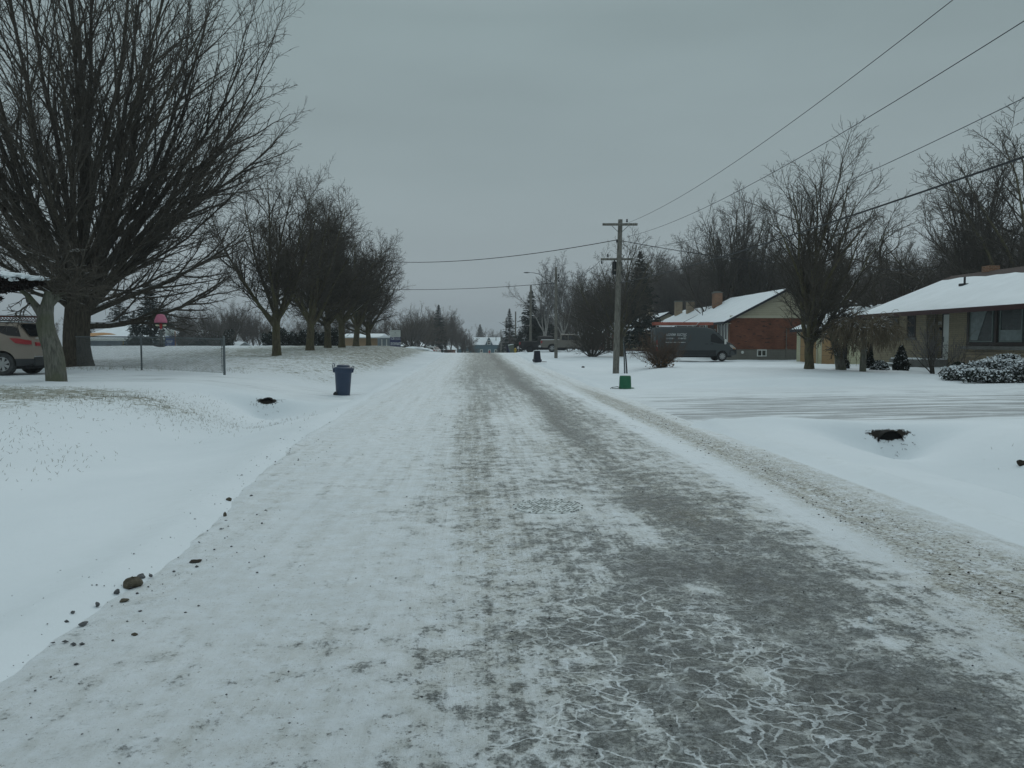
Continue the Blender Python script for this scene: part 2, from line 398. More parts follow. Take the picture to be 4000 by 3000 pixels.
M['bin_green'] = plain('bin_green', (.010, .115, .055), .45, 0, .4, var=.10, scale=5)
M['bin_black'] = plain('bin_black', (.013, .016, .028), .5, 0, .35)
M['bin_grey'] = plain('bin_grey', (.11, .135, .11), .6)
M['yellow'] = plain('plastic_yellow', (.42, .30, .05), .6)
M['pink'] = plain('plastic_pink', (.42, .13, .20), .5, var=.15, scale=9)
M['red'] = plain('plastic_red', (.36, .03, .03), .5)
M['cream'] = plain('plastic_cream', (.6, .6, .42), .5)
M['sign_navy'] = plain('sign_navy', (.028, .035, .12), .5, var=.08)
M['sign_blue'] = plain('sign_blue', (.025, .06, .20), .5, var=.08)
M['sign_white'] = plain('sign_white', (.50, .54, .52), .5, var=.04)
M['sign_grey'] = plain('sign_print_grey', (.16, .18, .18), .6)
M['letter'] = plain('letter_white', (.62, .66, .68), .5, var=.04)
M['letter_dim'] = plain('letter_grey', (.48, .50, .50), .5, var=.1)
M['wood_post'] = plain('timber_post', (.28, .13, .05), .8)
M['stone'] = snowy('stone_brown', (.085, .075, .055), thr=2, scale=30)
M['stone_grey'] = plain('stone_grey', (.10, .105, .11), .9, var=.3, scale=20, bump=.5)
M['pipe'] = plain('culvert_pipe', (.012, .011, .010), .9)
M['soil'] = plain('dark_soil', (.028, .022, .016), .95, var=.4, scale=14)
M['grass'] = plain('dry_grass', (.13, .125, .075), .9, var=.4, scale=3)
M['wrap'] = plain('house_wrap', (.20, .24, .27), .6, var=.25, scale=.8)
# ------------------------------------------------------------------ ground
def lines(segs):
    out = [segs[0][0]]
    for a, b, h0, h1 in segs:
        x = a
        while x < b - 1e-6:
            t = (x - a)/(b - a); x = min(b, x + h0 + (h1 - h0)*t); out.append(x)
    return np.array(sorted(set(np.round(out, 4))))
def grid(xs, ys, fz):
    X, Y = np.meshgrid(xs, ys); Z = fz(X, Y); nx, ny = len(xs), len(ys)
    v = np.stack([X, Y, Z], -1).reshape(-1, 3)
    i = np.arange(nx - 1)[None, :] + (np.arange(ny - 1)*nx)[:, None]
    q = np.stack([i, i + 1, i + nx + 1, i + nx], -1).reshape(-1, 4)
    return v, q
def set_attr(m, name, val):
    a = m.attributes.new(name, 'FLOAT', 'POINT'); a.data.foreach_set('value', np.asarray(val, np.float32).ravel())
def blob(X, Y, pts, amp=1):
    """elliptic patches given by picture position and size in picture pixels, laid on the flat road plane"""
    o = 0
    for px, py, rx, ry, s in pts:
        u, z = ray(px, py); d = -H/z; c = P(px, py, d)
        wx = rx/3000*d; _, z2 = ray(px, py + ry); wy = abs(-H/z2 - d)
        o = o + s*np.exp(-(((X - c.x)/wx)**2 + ((Y - c.y)/wy)**2)**1.3)
    return o*amp
def mat_ground():
    t = NT('snow_ground').set(.8, 0, .2)
    v = t.co()
    big = t.noise(.35, 4, .5); fine = t.noise(9, 8, .75); mid = t.noise(2.2, 5, .6)
    snow = t.mix(t.mr(big, .3, .7), (.66, .715, .75), (.74, .79, .825))
    g = t.attr('grass')
    blades = t.noise(16, 6, .8, vec=t.co((1, .55, 1)))
    blades = t.math('ADD', t.math('MULTIPLY', blades, .55), t.math('MULTIPLY', t.noise(5, 5, .7), .45))
    th = t.math('SUBTRACT', .69, t.math('MULTIPLY', g, .26))
    th = t.math('SUBTRACT', th, t.math('MULTIPLY', t.math('MULTIPLY', t.mr(mid, .3, .7, -.5, .5), .18), g))
    e = t.mr(blades, th, t.math('ADD', th, .07))
    gcol = t.mix(t.mr(t.noise(3, 4), .3, .7), (.13, .14, .095), (.22, .205, .15))
    thin = t.math('MULTIPLY', t.mr(fine, .35, .65), t.math('MULTIPLY', g, .38))
    c = t.mix(thin, snow, (.36, .38, .34))
    c = t.mix(t.math('MULTIPLY', e, .85), c, gcol)
    s = t.attr('soil'); c = t.mix(t.mr(t.math('ADD', s, t.mr(fine, .3, .7, -.35, .35)), .45, .6), c, (.02, .017, .013))  # mask of mouth soil, which also paints the shade of the pipe hollows
    t.col(c); t.bump(t.math('ADD', t.math('MULTIPLY', fine, .5), t.math('MULTIPLY', mid, 1.5)), .35, .025); return t.m
def make_ground():
    xs = lines([(-900, -120, 60, 20), (-120, -30, 10, 1.2), (-30, -12, .9, .25), (-12, 13, .14, .14), (13, 30, .2, .8), (30, 130, 1.2, 12), (130, 900, 20, 60)])
    ys = lines([(-60, 0, 8, 2), (0, 4, .6, .16), (4, 30, .12, .16), (30, 60, .2, .6), (60, 130, .7, 2), (130, 300, 4, 10), (300, 1500, 20, 90)])
    v, q = grid(xs, ys, T); X, Y = v[:, 0], v[:, 1]
    m = npmesh('ground', v, q, smooth_=True)
    g = 0*X
    # lawn on the near left, worn strip beside the ditch, field beyond the left drive
    g += .75*smooth(6.2, 9, -X)*smooth(9.5, 13, Y)*(1 - smooth(18.5, 20.5, Y))*(1 - smooth(20, 30, -X))
    g += .45*smooth(5.2, 6.5, -X)*smooth(5, 8, Y)*(1 - smooth(9.5, 11, Y))
    g += .75*np.exp(-((X + 6.6 - .05*(Y - 15))/1.3)**2)*np.exp(-((Y - 16.6)/1.6)**2)
    g += (.70 + .30*smooth(32, 50, Y))*smooth(3.6, 6.0, -X)*smooth(25.8, 30, Y - 0*X)*(1 - .45*smooth(14, 22, -X))*(1 - smooth(95, 130, Y))
    g += .35*smooth(9, 20, -X)*smooth(27, 33, Y)*0
    g += .10*smooth(8, 14, X) + .22*smooth(6, 9, -X)*(1 - smooth(24, 27, Y)) 
    g += .30*np.exp(-((X - eoff(Y) + 3.35)/.35)**2)*(1 - smooth(20, 30, Y)) + .35*np.exp(-((X - 4.5)/.3)**2)*(1 - smooth(12, 16, Y))
    g = g*(1 - drive_l(X, Y))*(1 - drive_r(X, Y))
    g += .3*np.exp(-((X - 9.6)/1.0)**2)*np.exp(-((Y - 9.5)/.8)**2)
    set_attr(m, 'grass', np.clip(g, 0, 1))
    soil = 1.1*np.exp(-(((X + 5.25)/.30)**2 + ((Y - 19.80)/.05)**2)**1.5)  # some soil at the pipe mouths, plus the hollow's shade painted dark
    soil = soil + 1.2*np.exp(-(((X - 7.54)/.42)**2 + ((Y - 13.53)/.05)**2)**1.5)
    set_attr(m, 'soil', soil)
    obj('snow_ground', m, mat_ground(), kind='structure')
make_ground()
# ------------------------------------------------------------------ road
def mat_road():
    t = NT('icy_road').set(.6, 0, .35)
    bare0, dirt, crk, white = t.attr('bare'), t.attr('dirt'), t.attr('crack'), t.attr('white')
    A = lambda a, b: t.math('ADD', a, b)
    X_ = lambda a, b: t.math('MULTIPLY', a, b)
    def warp(vec, scale, amp, detail=3):
        nz = t.n.new('ShaderNodeTexNoise'); nz.inputs['Scale'].default_value = scale; nz.inputs['Detail'].default_value = detail; t.L(t.tc.outputs['Object'], nz.inputs['Vector'])
        sb = t.n.new('ShaderNodeVectorMath'); sb.operation = 'SUBTRACT'; t.L(nz.outputs['Color'], sb.inputs[0]); sb.inputs[1].default_value = (.5, .5, .5)
        ws = t.n.new('ShaderNodeVectorMath'); ws.operation = 'SCALE'; ws.inputs['Scale'].default_value = amp; t.L(sb.outputs[0], ws.inputs[0])
        ad = t.n.new('ShaderNodeVectorMath'); ad.operation = 'ADD'; t.L(vec, ad.inputs[0]); t.L(ws.outputs[0], ad.inputs[1]); return ad.outputs[0]
    obj_ = t.tc.outputs['Object']
    st1 = t.noise(1.0, 6, .65, vec=t.co((5.5, .22, 1))); st2 = t.noise(1.0, 5, .65, vec=t.co((17, .7, 1)))
    streak = t.mr(A(X_(st1, .75), X_(st2, .25)), .36, .64, -.5, .5)
    n_m = t.noise(5.0, 9, .74); n_f = t.noise(34, 8, .82); n_g = t.noise(130, 3, .75); n_b = t.noise(1.0, 5, .6)
    bare = A(bare0, X_(streak, t.mr(bare0, 0, .4, .14, .24)))
    bare = A(bare, t.mr(n_b, .35, .65, -.10, .10))
    f = A(A(X_(n_m, .46), X_(n_f, .48)), X_(st2, .06)); f = t.mr(f, .40, .60)
    th = t.math('SUBTRACT', 1.05, X_(bare, 1.12))
    ex = t.mr(f, t.math('SUBTRACT', th, .10), A(th, .12))
    # crack network filled with snow
    wv = warp(warp(obj_, 2.3, .30, 2), 16, .07, 4)
    wob = t.mr(A(X_(t.noise(7, 4, .7), .6), X_(n_f, .4)), .40, .60, 0, 1)
    def net(scale, w, stretch):
        mp = t.n.new('ShaderNodeMapping'); mp.inputs['Scale'].default_value = stretch; t.L(wv, mp.inputs[0])
        vo = t.n.new('ShaderNodeTexVoronoi'); vo.feature = 'DISTANCE_TO_EDGE'; vo.inputs['Scale'].default_value = scale; t.L(mp.outputs[0], vo.inputs['Vector'])
        lo = X_(wob, w); return t.mr(vo.outputs['Distance'], lo, A(lo, .012), 1, 0)
    m1 = t.mr(t.noise(1.7, 4, .65), .44, .52); m2 = t.mr(t.noise(2.6, 4, .65, vec=t.co((1, 1, 1), (0, 0, 1.1))), .40, .50)
    cr = t.math('MAXIMUM', X_(net(8.6, .060, (.8, 1.0, 1)), m1), X_(net(5.0, .045, (.85, 1, 1)), m2))
    cr = X_(cr, X_(crk, t.mr(t.noise(22, 6, .8), .40, .52, .45, 1)))
    ex = X_(ex, t.math('SUBTRACT', 1, X_(cr, .88)))
    ex = X_(ex, t.math('SUBTRACT', 1, X_(white, t.mr(n_f, .35, .55, .6, 1))))
    hb = t.mr(bare0, .5, .9, 0, .45); m3 = X_(t.mr(t.noise(11, 9, .86), .43, .53, .30, 1), t.mr(t.noise(60, 5, .8), .40, .52, .55, 1)); ex = X_(ex, A(X_(m3, t.math('SUBTRACT', 1, hb)), hb))
    asph = t.mix(t.mr(n_g, .35, .65), (.048, .060, .062), (.145, .163, .163))
    asph = t.mix(t.mr(t.noise(52, 4, .85), .52, .58), asph, (.035, .042, .042))
    asph = t.mix(X_(t.mr(t.noise(36, 6, .85), .49, .58), .5), asph, (.30, .33, .33))
    asph = t.mix(t.mr(n_b, .48, .62), asph, t.mix(.4, asph, (.085, .093, .085)))
    dk_ = t.n.new('ShaderNodeVectorMath'); dk_.operation = 'SCALE'; t.L(asph, dk_.inputs[0]); t.L(t.mr(bare0, .60, .92, 1, .55), dk_.inputs['Scale']); asph = dk_.outputs[0]
    # snow film: from clean to grey packed slush
    clean = t.mix(t.mr(n_b, .3, .7), (.70, .76, .80), (.78, .83, .865))
    packed = t.mix(t.mr(t.noise(9, 7, .75), .36, .62), (.35, .385, .38), (.66, .70, .71))
    slush = t.mr(A(bare, t.mr(n_m, .35, .65, -.22, .22)), .12, .52)
    sn = t.mix(X_(slush, .95), clean, packed)
    sn = t.mix(X_(cr, .8), sn, (.74, .80, .84))
    c = t.mix(X_(ex, .95), sn, asph)
    # sand and road dirt
    dirt2 = A(dirt, X_(streak, .30))
    tan = X_(t.mr(t.noise(6, 6, .75), .38, .60), t.math('MAXIMUM', X_(dirt2, .62), 0))
    c = t.mix(X_(tan, t.math('SUBTRACT', 1, X_(ex, .75))), c, (.36, .345, .255))
    grain = t.noise(30, 8, .86); thd = t.math('SUBTRACT', .645, X_(dirt2, .15)); dm = t.mr(grain, thd, A(thd, .04))
    c = t.mix(X_(dm, .85), c, t.mix(t.mr(n_f, .35, .6), (.045, .045, .034), (.17, .155, .105)))
    gr = t.mr(t.noise(85, 3, .85), .665, .69)
    c = t.mix(X_(gr, t.mr(A(bare, dirt), 0, .5, .35, .9)), c, (.03, .034, .034))
    t.col(c)
    h = A(X_(t.math('SUBTRACT', 1, ex), .5), A(X_(n_f, .8), A(X_(n_m, .7), X_(st2, .6))))
    t.bump(h, .85, .02); return t.m
def make_road():
    xs = lines([(-3.35, 4.5, .05, .05)])
    ys = lines([(-60, 0, 5, .5), (0, 2, .2, .06), (2, 12, .05, .07), (12, 30, .08, .16), (30, 90, .25, .7), (90, 300, 2, 8), (300, 420, 20, 20)])
    def z(X, Y):
        Xs = X - eoff(Y)*(X < 0)
        edge = .085*(smooth(2.80, 3.15, -Xs) + smooth(4.05, 4.5, X)) + .45*smooth(3.12, 3.5, -Xs)
        rut = .012*np.exp(-((X - 1.7)/.3)**2) + .010*np.exp(-((X + .1)/.3)**2) + .02*np.exp(-((X - 3.45 + .02*(Y-8))/.22)**2)
        r = .006*np.sin(X*23 + .7*np.sin(Y*.9)) * smooth(2.2, 2.6, -X) + .005*lumps(X*6, Y*1.5)/.05
        return zroad(Y) - edge - rut + r*(1 - smooth(20, 40, Y))
    v, q = grid(xs, ys, z); X, Y = v[:, 0], v[:, 1]; m = npmesh('road', v, q, smooth_=True)
    wob = .09*np.sin(Y*.37) + .05*np.sin(Y*1.1 + 2)
    tr = lambda x0, w: np.exp(-((X - x0 - wob)/w)**2)
    near = 1 - smooth(6, 11, Y)
    bare = .10 + 0*X
    bare += .42*smooth(-1.5, 1.1, X)*(1 - smooth(2.5, 3.0, X))*(1 - .35*smooth(12, 30, Y))
    bare += .28*tr(1.78, .42) + .42*tr(1.72, .24)*smooth(8, 14, Y)
    bare += .34*smooth(16, 34, Y)*smooth(-1.5, -.6, X)*(1 - smooth(2.1, 2.7, X)) + .20*tr(.05, .35)*smooth(5, 8, Y)*(1 - smooth(40, 60, Y)) + .16*tr(.9, .7)*smooth(20, 40, Y)
    bare -= .13*smooth(4.8, 6.5, Y)*(1 - smooth(11, 16, Y))*smooth(-.5, .5, X)
    bare -= .22*tr(1.15, .22)*smooth(9, 12, Y)*(1 - smooth(16, 24, Y))
    bare += blob(X, Y, [(2750, 2750, 420, 330, .36), (2580, 2230, 170, 90, .75), (3000, 2300, 260, 110, .35), (2820, 2230, 130, 60, .35), (3300, 2650, 260, 90, .45), (3500, 2800, 300, 120, .38),
        (3600, 2850, 380, 160, .25), (2550, 1960, 180, 45, .5), (2700, 2050, 150, 40, .3), (2250, 1900, 200, 30, .15), (2230, 2080, 180, 45, .25), (1900, 2120, 200, 30, .15), (2450, 2500, 250, 140, .30), (2150, 2480, 180, 50, .3),
        (2900, 2100, 200, 60, .25), (3750, 2700, 200, 120, .25), (1400, 2600, 70, 18, .38), (1190, 2510, 45, 22, .30), (1330, 2850, 60, 20, .35), (1480, 2580, 40, 12, .3), (3350, 2450, 300, 60, .18)])
    bare -= blob(X, Y, [(2600, 2640, 60, 60, .5), (2750, 2290, 90, 30, .75), (3010, 2030, 60, 20, .4), (3470, 2500, 90, 22, .6), (2950, 2640, 120, 50, .55), (2620, 2800, 200, 30, .25), (3300, 2440, 220, 30, .4), (1550, 2200, 500, 250, .12),
        (2300, 2560, 170, 30, .4), (2150, 1980, 170, 40, .30), (3050, 2750, 90, 40, .4), (3250, 2870, 120, 30, .3), (1980, 1640, 70, 30, .4)])
    
    rt = 3.55 - .055*np.clip(11 - Y, 0, 9)
    d = .16 + .95*np.exp(-((X - rt)/.33)**2)*(1 - smooth(16, 30, Y)) + .35*np.exp(-((X - 3.5)/.25)**2)*smooth(14, 18, Y)*(1 - smooth(40, 60, Y))
    d += .45*np.exp(-((X - rt - .52)/.22)**2)*(1 - smooth(9, 12, Y))
    d += .38*tr(.05, .3)*smooth(3, 6, Y)*(1 - smooth(18, 26, Y)) + .15*smooth(-1.5, .2, X)*(1 - smooth(2.6, 3, X)) + .22*tr(1.9, .8)*smooth(5, 8, Y)*(1-smooth(16, 30, Y))
    d += .22*np.exp(-((X + 2.1)/.6)**2) + .16*np.exp(-((X + 1.1)/.4)**2) + .12*smooth(-1.6, -.4, X)
    d += blob(X, Y, [(3750, 2290, 120, 50, .4), (2720, 2020, 170, 30, .35), (2150, 1750, 250, 30, .2), (2000, 2600, 400, 200, .10)])
    d -= .5*np.exp(-((X - 2.95)/.22)**2)*smooth(4, 6, Y)*(1 - smooth(20, 30, Y)); d += .40*smooth(22, 45, Y)*smooth(-1.5, 0, X)*(1 - smooth(2, 2.8, X))
    set_attr(m, 'dirt', np.clip(d, 0, 1))
    ck = np.clip(blob(X, Y, [(2700, 2600, 700, 300, 1.1), (2350, 2420, 380, 120, 1.0), (2300, 2170, 260, 50, .8), (2800, 2140, 200, 50, .8), (2300, 2900, 700, 200, .8), (3000, 2850, 700, 200, .9), (2500, 2330, 500, 90, .6)]), 0, 1)
    set_attr(m, 'crack', ck); set_attr(m, 'bare', np.clip(.02 + .05*smooth(-1.0, .2, X) + bare*.66 + .13*ck, 0, 1))
    wh = np.clip(blob(X, Y, [(2960, 2640, 50, 28, .9), (2740, 2300, 60, 16, .9), (3480, 2520, 45, 12, .9), (2350, 2570, 150, 10, .5), (3040, 2480, 80, 14, .5), (2640, 2680, 40, 22, .8), (2970, 2050, 50, 12, .5), (2900, 2010, 60, 10, .4)]), 0, .95)
    set_attr(m, 'white', wh)
    obj('road', m, mat_road(), kind='structure')
make_road()
def mat_drive(name, base=.5):
    t = NT(name).set(.7, 0, .3)
    st = t.noise(1.6, 7, .7, vec=t.co((.16, 3.2, 1), (0, 0, 0))); st2 = t.noise(3, 6, .7, vec=t.co((.22, 4.0, 1)))
    m_ = t.attr('worn'); f = t.math('ADD', t.math('MULTIPLY', st, .6), t.math('MULTIPLY', st2, .4))
    th = t.math('SUBTRACT', .62, t.math('MULTIPLY', m_, .17)); e = t.mr(f, th, t.math('ADD', th, .07))
    sn = t.mix(t.mr(t.noise(.5, 4), .3, .7), (.62, .67, .70), (.73, .78, .81))
    c = t.mix(t.math('MULTIPLY', e, .80), sn, t.mix(t.mr(t.noise(40, 3), .3, .7), (.13, .14, .14), (.28, .295, .30)))
    c = t.mix(t.math('MULTIPLY', t.mr(t.noise(50, 4, .8), .72, .76), .6), c, (.12, .11, .09)); t.col(c)
    t.bump(t.math('ADD', f, t.math('MULTIPLY', t.noise(20, 5), .3)), .4, .03); return t.m
def make_drives():
    xs = lines([(3.6, 14, .12, .2), (14, 50, .3, 1.5)]); ys = lines([(14.0, 25.5, .07, .1)])
    def z(X, Y):
        e = smooth(14.05, 14.5, Y)*(1 - smooth(24.6, 25.4, Y))*smooth(3.6, 4.4, X)*(1 - smooth(46, 48, X))
        return T(X, Y, False) - .08 + .105*e + .008*np.sin(Y*9 + .8*np.sin(X*.7))*e + .005*np.sin(Y*23 + 1.1*np.sin(X*.4))*e
    v, q = grid(xs, ys, z); m = npmesh('parking', v, q, smooth_=True); X, Y = v[:, 0], v[:, 1]
    set_attr(m, 'worn', np.clip(.48 + .5*np.exp(-((Y - 15.3)/1.0)**2) + .45*smooth(14.5, 15.5, Y)*(1 - smooth(19, 22, Y)) - .3*smooth(22, 25, Y) - .3*(1 - smooth(4, 6.5, X)), 0, 1))
    obj('driveway', m, mat_drive('driveway_ice'), kind='structure')
    xs = lines([(-44, -16, 1.2, .4), (-16, -2.7, .2, .12)]); ws = np.linspace(-2.2, 2.2, 50)
    Xg, Wg = np.meshgrid(xs, ws); Yg = dl_c(Xg) + Wg
    a = smooth(4, 10, -Xg); zd = zroad(Yg)*(1 - a) + zleft(Yg)*a
    e = 1 - smooth(1.75, 2.15, np.abs(Wg))
    e = e*smooth(2.7, 3.5, -Xg)*(1 - smooth(41, 44, -Xg)); Z = T(Xg, Yg, False) - .10 + .125*e + .008*np.sin(Wg*8)*e
    v = np.stack([Xg, Yg, Z], -1).reshape(-1, 3); nx = len(xs); i = np.arange(nx - 1)[None, :] + (np.arange(len(ws) - 1)*nx)[:, None]
    q = np.stack([i, i + 1, i + nx + 1, i + nx], -1).reshape(-1, 4); m = npmesh('drive', v, q, smooth_=True)
    set_attr(m, 'worn', np.clip(.25 + .35*np.exp(-((Wg - .9)/.3)**2) + .35*np.exp(-((Wg + .9)/.3)**2), 0, 1))
    obj('driveway', m, mat_drive('driveway_ice_thin'), kind='structure')
make_drives()
# ------------------------------------------------------------------ bare trees
def norm(a): return a/np.maximum(np.linalg.norm(a, axis=-1, keepdims=True), 1e-9)
def grow(rs, st, dr, ln, r0, r1, K, up=0., wob=.1, droop=0.):
    N = len(st); pts = np.zeros((N, K + 1, 3)); pts[:, 0] = st; d = norm(dr)
    for k in range(K):
        d = norm(d + rs.normal(size=(N, 3))*wob + np.array([0, 0, up - droop*(k + 1)/K]))
        pts[:, k + 1] = pts[:, k] + d*(ln/K)[:, None]
    t = np.linspace(0, 1, K + 1)[None, :]
    return pts, r0[:, None]*(1 - t) + r1[:, None]*t
def kids(rs, pts, rad, ln, m, t0, ang, lr, rr, asp=.25, tend=1.0, lfall=.5, rmin=.005):
    N, K1, _ = pts.shape; t = t0 + (tend - t0)*(np.arange(m)[None, :] + rs.rand(N, m))/m
    f = t*(K1 - 1); i = np.clip(f.astype(int), 0, K1 - 2); fr = (f - i)[..., None]; n = np.arange(N)[:, None]
    p = pts[n, i]*(1 - fr) + pts[n, i + 1]*fr; d = norm(pts[n, i + 1] - pts[n, i])
    r = rad[n, i]*(1 - fr[..., 0]) + rad[n, i + 1]*fr[..., 0]
    a = norm(np.cross(d, np.array([.3, .2, 1.0]) + 0*d)); b = np.cross(d, a)
    az = (np.arange(m)[None, :]*2.4 + rs.rand(N, 1)*6.28 + rs.normal(size=(N, m))*.5)[..., None]
    an = np.radians(ang + rs.normal(size=(N, m))*ang*asp)[..., None]
    nd = d*np.cos(an) + (a*np.cos(az) + b*np.sin(az))*np.sin(an)
    nl = ln[:, None]*lr*(1 - lfall*t)*(.7 + .6*rs.rand(N, m)); nr = np.maximum(np.minimum(r*.8, rad[:, :1]*rr), rmin)
    return p.reshape(-1, 3), nd.reshape(-1, 3), nl.ravel(), nr.ravel()
def tubes(parts):
    V = []; Q = []; base = 0
    for pts, rad, s in parts:
        N, K1, _ = pts.shape; t = np.zeros_like(pts); t[:, 1:-1] = pts[:, 2:] - pts[:, :-2]; t[:, 0] = pts[:, 1] - pts[:, 0]; t[:, -1] = pts[:, -1] - pts[:, -2]
        t = norm(t); ref = np.array([.57, .33, .21]) + 0*t; ref = np.where(np.abs((t*norm(ref)).sum(-1, keepdims=True)) > .95, np.array([0., 1, 0]), ref)
        a = norm(np.cross(t, ref)); b = np.cross(t, a); an = 2*np.pi*np.arange(s)/s
        ring = pts[:, :, None] + rad[:, :, None, None]*(a[:, :, None]*np.cos(an)[None, None, :, None] + b[:, :, None]*np.sin(an)[None, None, :, None])
        V.append(ring.reshape(-1, 3)); n = np.arange(N)[:, None, None]*K1*s; k = np.arange(K1 - 1)[None, :, None]*s; j = np.arange(s)[None, None, :]; j2 = (j + 1) % s
        q = np.stack([n + k + j, n + k + j2, n + k + s + j2, n + k + s + j], -1).reshape(-1, 4) + base; Q.append(q); base += N*K1*s
    return np.concatenate(V), np.concatenate(Q)
def tree_mesh(seed, trunk, levels, split=1, flare=1.35, low=None):
    """trunk: (height, r0, r1, wobble, lean); levels: dicts; returns the trunk-and-limb mesh and the crown mesh"""
    rs = np.random.RandomState(seed); h, r0, r1, wb, lean = trunk
    pts, rad = grow(rs, np.zeros((1, 3)), np.array([[lean, .0, 1.]]), np.array([h]), np.array([r0]), np.array([r1]), 8, 0, wb)
    rad[:, 0] *= flare; rad[:, 1] *= 1 + (flare - 1)*.25; pts[:, 0, 2] -= .25
    A = [(pts, rad, 12)]; B = []; ln = np.array([h]); extra = None
    if low:
        n, zz0, zz1, l0, l1, rr_, el0, el1 = low; az = np.arange(n)*2*np.pi/n + rs.rand(n)*.5; e_ = np.radians(rs.uniform(el0, el1, n)); zz = rs.uniform(zz0, zz1, n)
        ep, er = grow(rs, np.stack([0*az + lean*zz, 0*az, zz], -1), np.stack([np.cos(az)*np.cos(e_), np.sin(az)*np.cos(e_), np.sin(e_)], -1), rs.uniform(l0, l1, n), np.full(n, rr_), np.full(n, .012), levels[0].get('K', 5), .012, .085)
        extra = (ep, er, rs.uniform(l0, l1, n))
    for i, L in enumerate(levels):
        p, d, l, r = kids(rs, pts, rad, ln, L['m'], L.get('t0', .2), L['ang'], L['lr'], L.get('rr', .5), L.get('asp', .25), L.get('te', 1.), L.get('lf', .45), L.get('rmin', .006))
        if 'len' in L: l = L['len']*(.75 + .5*rs.rand(len(l)))
        if 'flat' in L: d = norm(d*np.array([1, 1, L['flat']]))
        if i == 0 and 'crown' in L:      # limb length by direction: tall in the middle, shorter sideways
            l = L['crown'](norm(d), rs)
        pts, rad = grow(rs, p, d, l, r, np.maximum(r*L.get('taper', .3), L.get('rmin', .006)), L.get('K', 5), L.get('up', .05), L.get('wob', .1), L.get('droop', 0)); ln = l
        if i == 0 and extra: pts = np.concatenate([pts, extra[0]]); rad = np.concatenate([rad, extra[1]]); ln = np.concatenate([ln, extra[2]])
        (A if i < split else B).append((pts, rad, L.get('s', 3)))
    va, qa = tubes(A); out = [npmesh('trunk', va, qa, smooth_=True)]
    if B: vb, qb = tubes(B); out.append(npmesh('crown', vb, qb))
    return out
def tree(name, meshes, loc, mats, label, group=None, rz=0, scale=1, cat='tree', sz=None):
    r = empty(name, loc, rz, label, cat, group, scale=(scale, scale, sz if sz else scale))
    for m, mt, nm in zip(meshes, mats, ('trunk', 'crown')):
        if not m.materials: m.materials.append(mt)
        link(bpy.data.objects.new(nm, m), r)
    return r
def place(r, loc, rz, scale, label=None, sz=None):
    c = copy_tree(r); c.location = loc; c.rotation_euler = (0, 0, rz); c.scale = (scale, scale, sz if sz else scale)
    if label: c['label'] = label
    return c
# the big spreading maple: a fan of long upright limbs from a short massive trunk
def maple_limb(d, rs):
    return (6.3 + 8.8*np.clip(d[:, 2], 0, 1)**1.7)*(.88 + .24*rs.rand(len(d)))
big = tree_mesh(12, (3.3, .50, .44, .02, .03), [
    dict(m=32, t0=.48, ang=34, asp=.62, lr=1, rr=.20, crown=maple_limb, K=12, up=.05, wob=.045, s=7, taper=.12, lf=0),
    dict(m=16, t0=.12, ang=22, asp=.4, lr=.42, rr=.36, K=8, up=.03, wob=.06, s=4, taper=.2, rmin=.007),
    dict(m=9, t0=.12, ang=30, lr=.42, rr=.40, K=5, up=.01, wob=.11, rmin=.0065),
    dict(m=4, t0=.2, ang=40, lr=.44, rr=.5, K=3, up=.02, wob=.16, rmin=.0058)], split=1, flare=1.45, low=(10, 2.1, 3.1, 6.5, 9.0, .085, 10, 42))
pm = P(300, 1435, 30); tree('maple_tree', big, (pm.x, pm.y, Tz(pm.x, pm.y)), (M['bark_maple'], M['bark_twig']),
     'huge bare maple with massive furrowed trunk and upright fanning limbs, behind the parked car', rz=.6)
# low horizontal snow-lined limbs are part of its crown already; row maples along the field
def row_limb(d, rs): return (3.9 + 4.2*np.clip(d[:, 2], 0, 1)**1.2)*(.93 + .12*rs.rand(len(d)))
def row_spec(seed, n=10): return tree_mesh(seed, (2.4, .27, .23, .03, .02), [
    dict(m=n, t0=.62, ang=34, asp=.5, lr=1, rr=.36, crown=row_limb, K=9, up=.06, wob=.05, s=6, taper=.12, lf=0),
    dict(m=13, t0=.10, ang=35, asp=.3, lr=.40, rr=.38, K=6, up=.03, wob=.08, s=4, taper=.22, rmin=.009),
    dict(m=10, t0=.12, ang=38, lr=.50, rr=.45, K=4, up=.03, wob=.12, rmin=.0075),
    dict(m=6, t0=.2, ang=42, lr=.58, rr=.55, K=3, up=.03, wob=.15, rmin=.0065)], split=1)
rows = [row_spec(21, 11), row_spec(22, 10), row_spec(25, 12)]
RL = ['nearest bare maple of the row on the field, thick forked trunk', 'second bare maple of the row on the field, just behind the forked one',
      'third bare maple of the row on the field, dark trunk before the hedge', 'fourth bare maple of the row, left of the tan building wall',
      'fifth bare maple of the row, trunk in front of the tan building', 'farthest bare maple of the row, low snowy limb next to the white and navy sign']
for i, (px, d, s, sz, rz) in enumerate([(1080, 43, .88, .98, .4), (1210, 51.6, 1.0, 1.03, 2.2), (1280, 58, 1.0, .98, 4.1), (1335, 64, 1.02, .98, 5.3), (1390, 71.7, 1.05, 1.0, 1.1), (1440, 80, 1.02, .84, 3.0)]):
    p = at(px, d, -.05); m = rows[i % 3]
    tree('maple_tree', m, p, (M['bark_olive'], M['bark_twig']), RL[i], 'row of maples on the snowy field', rz, s, sz=sz)
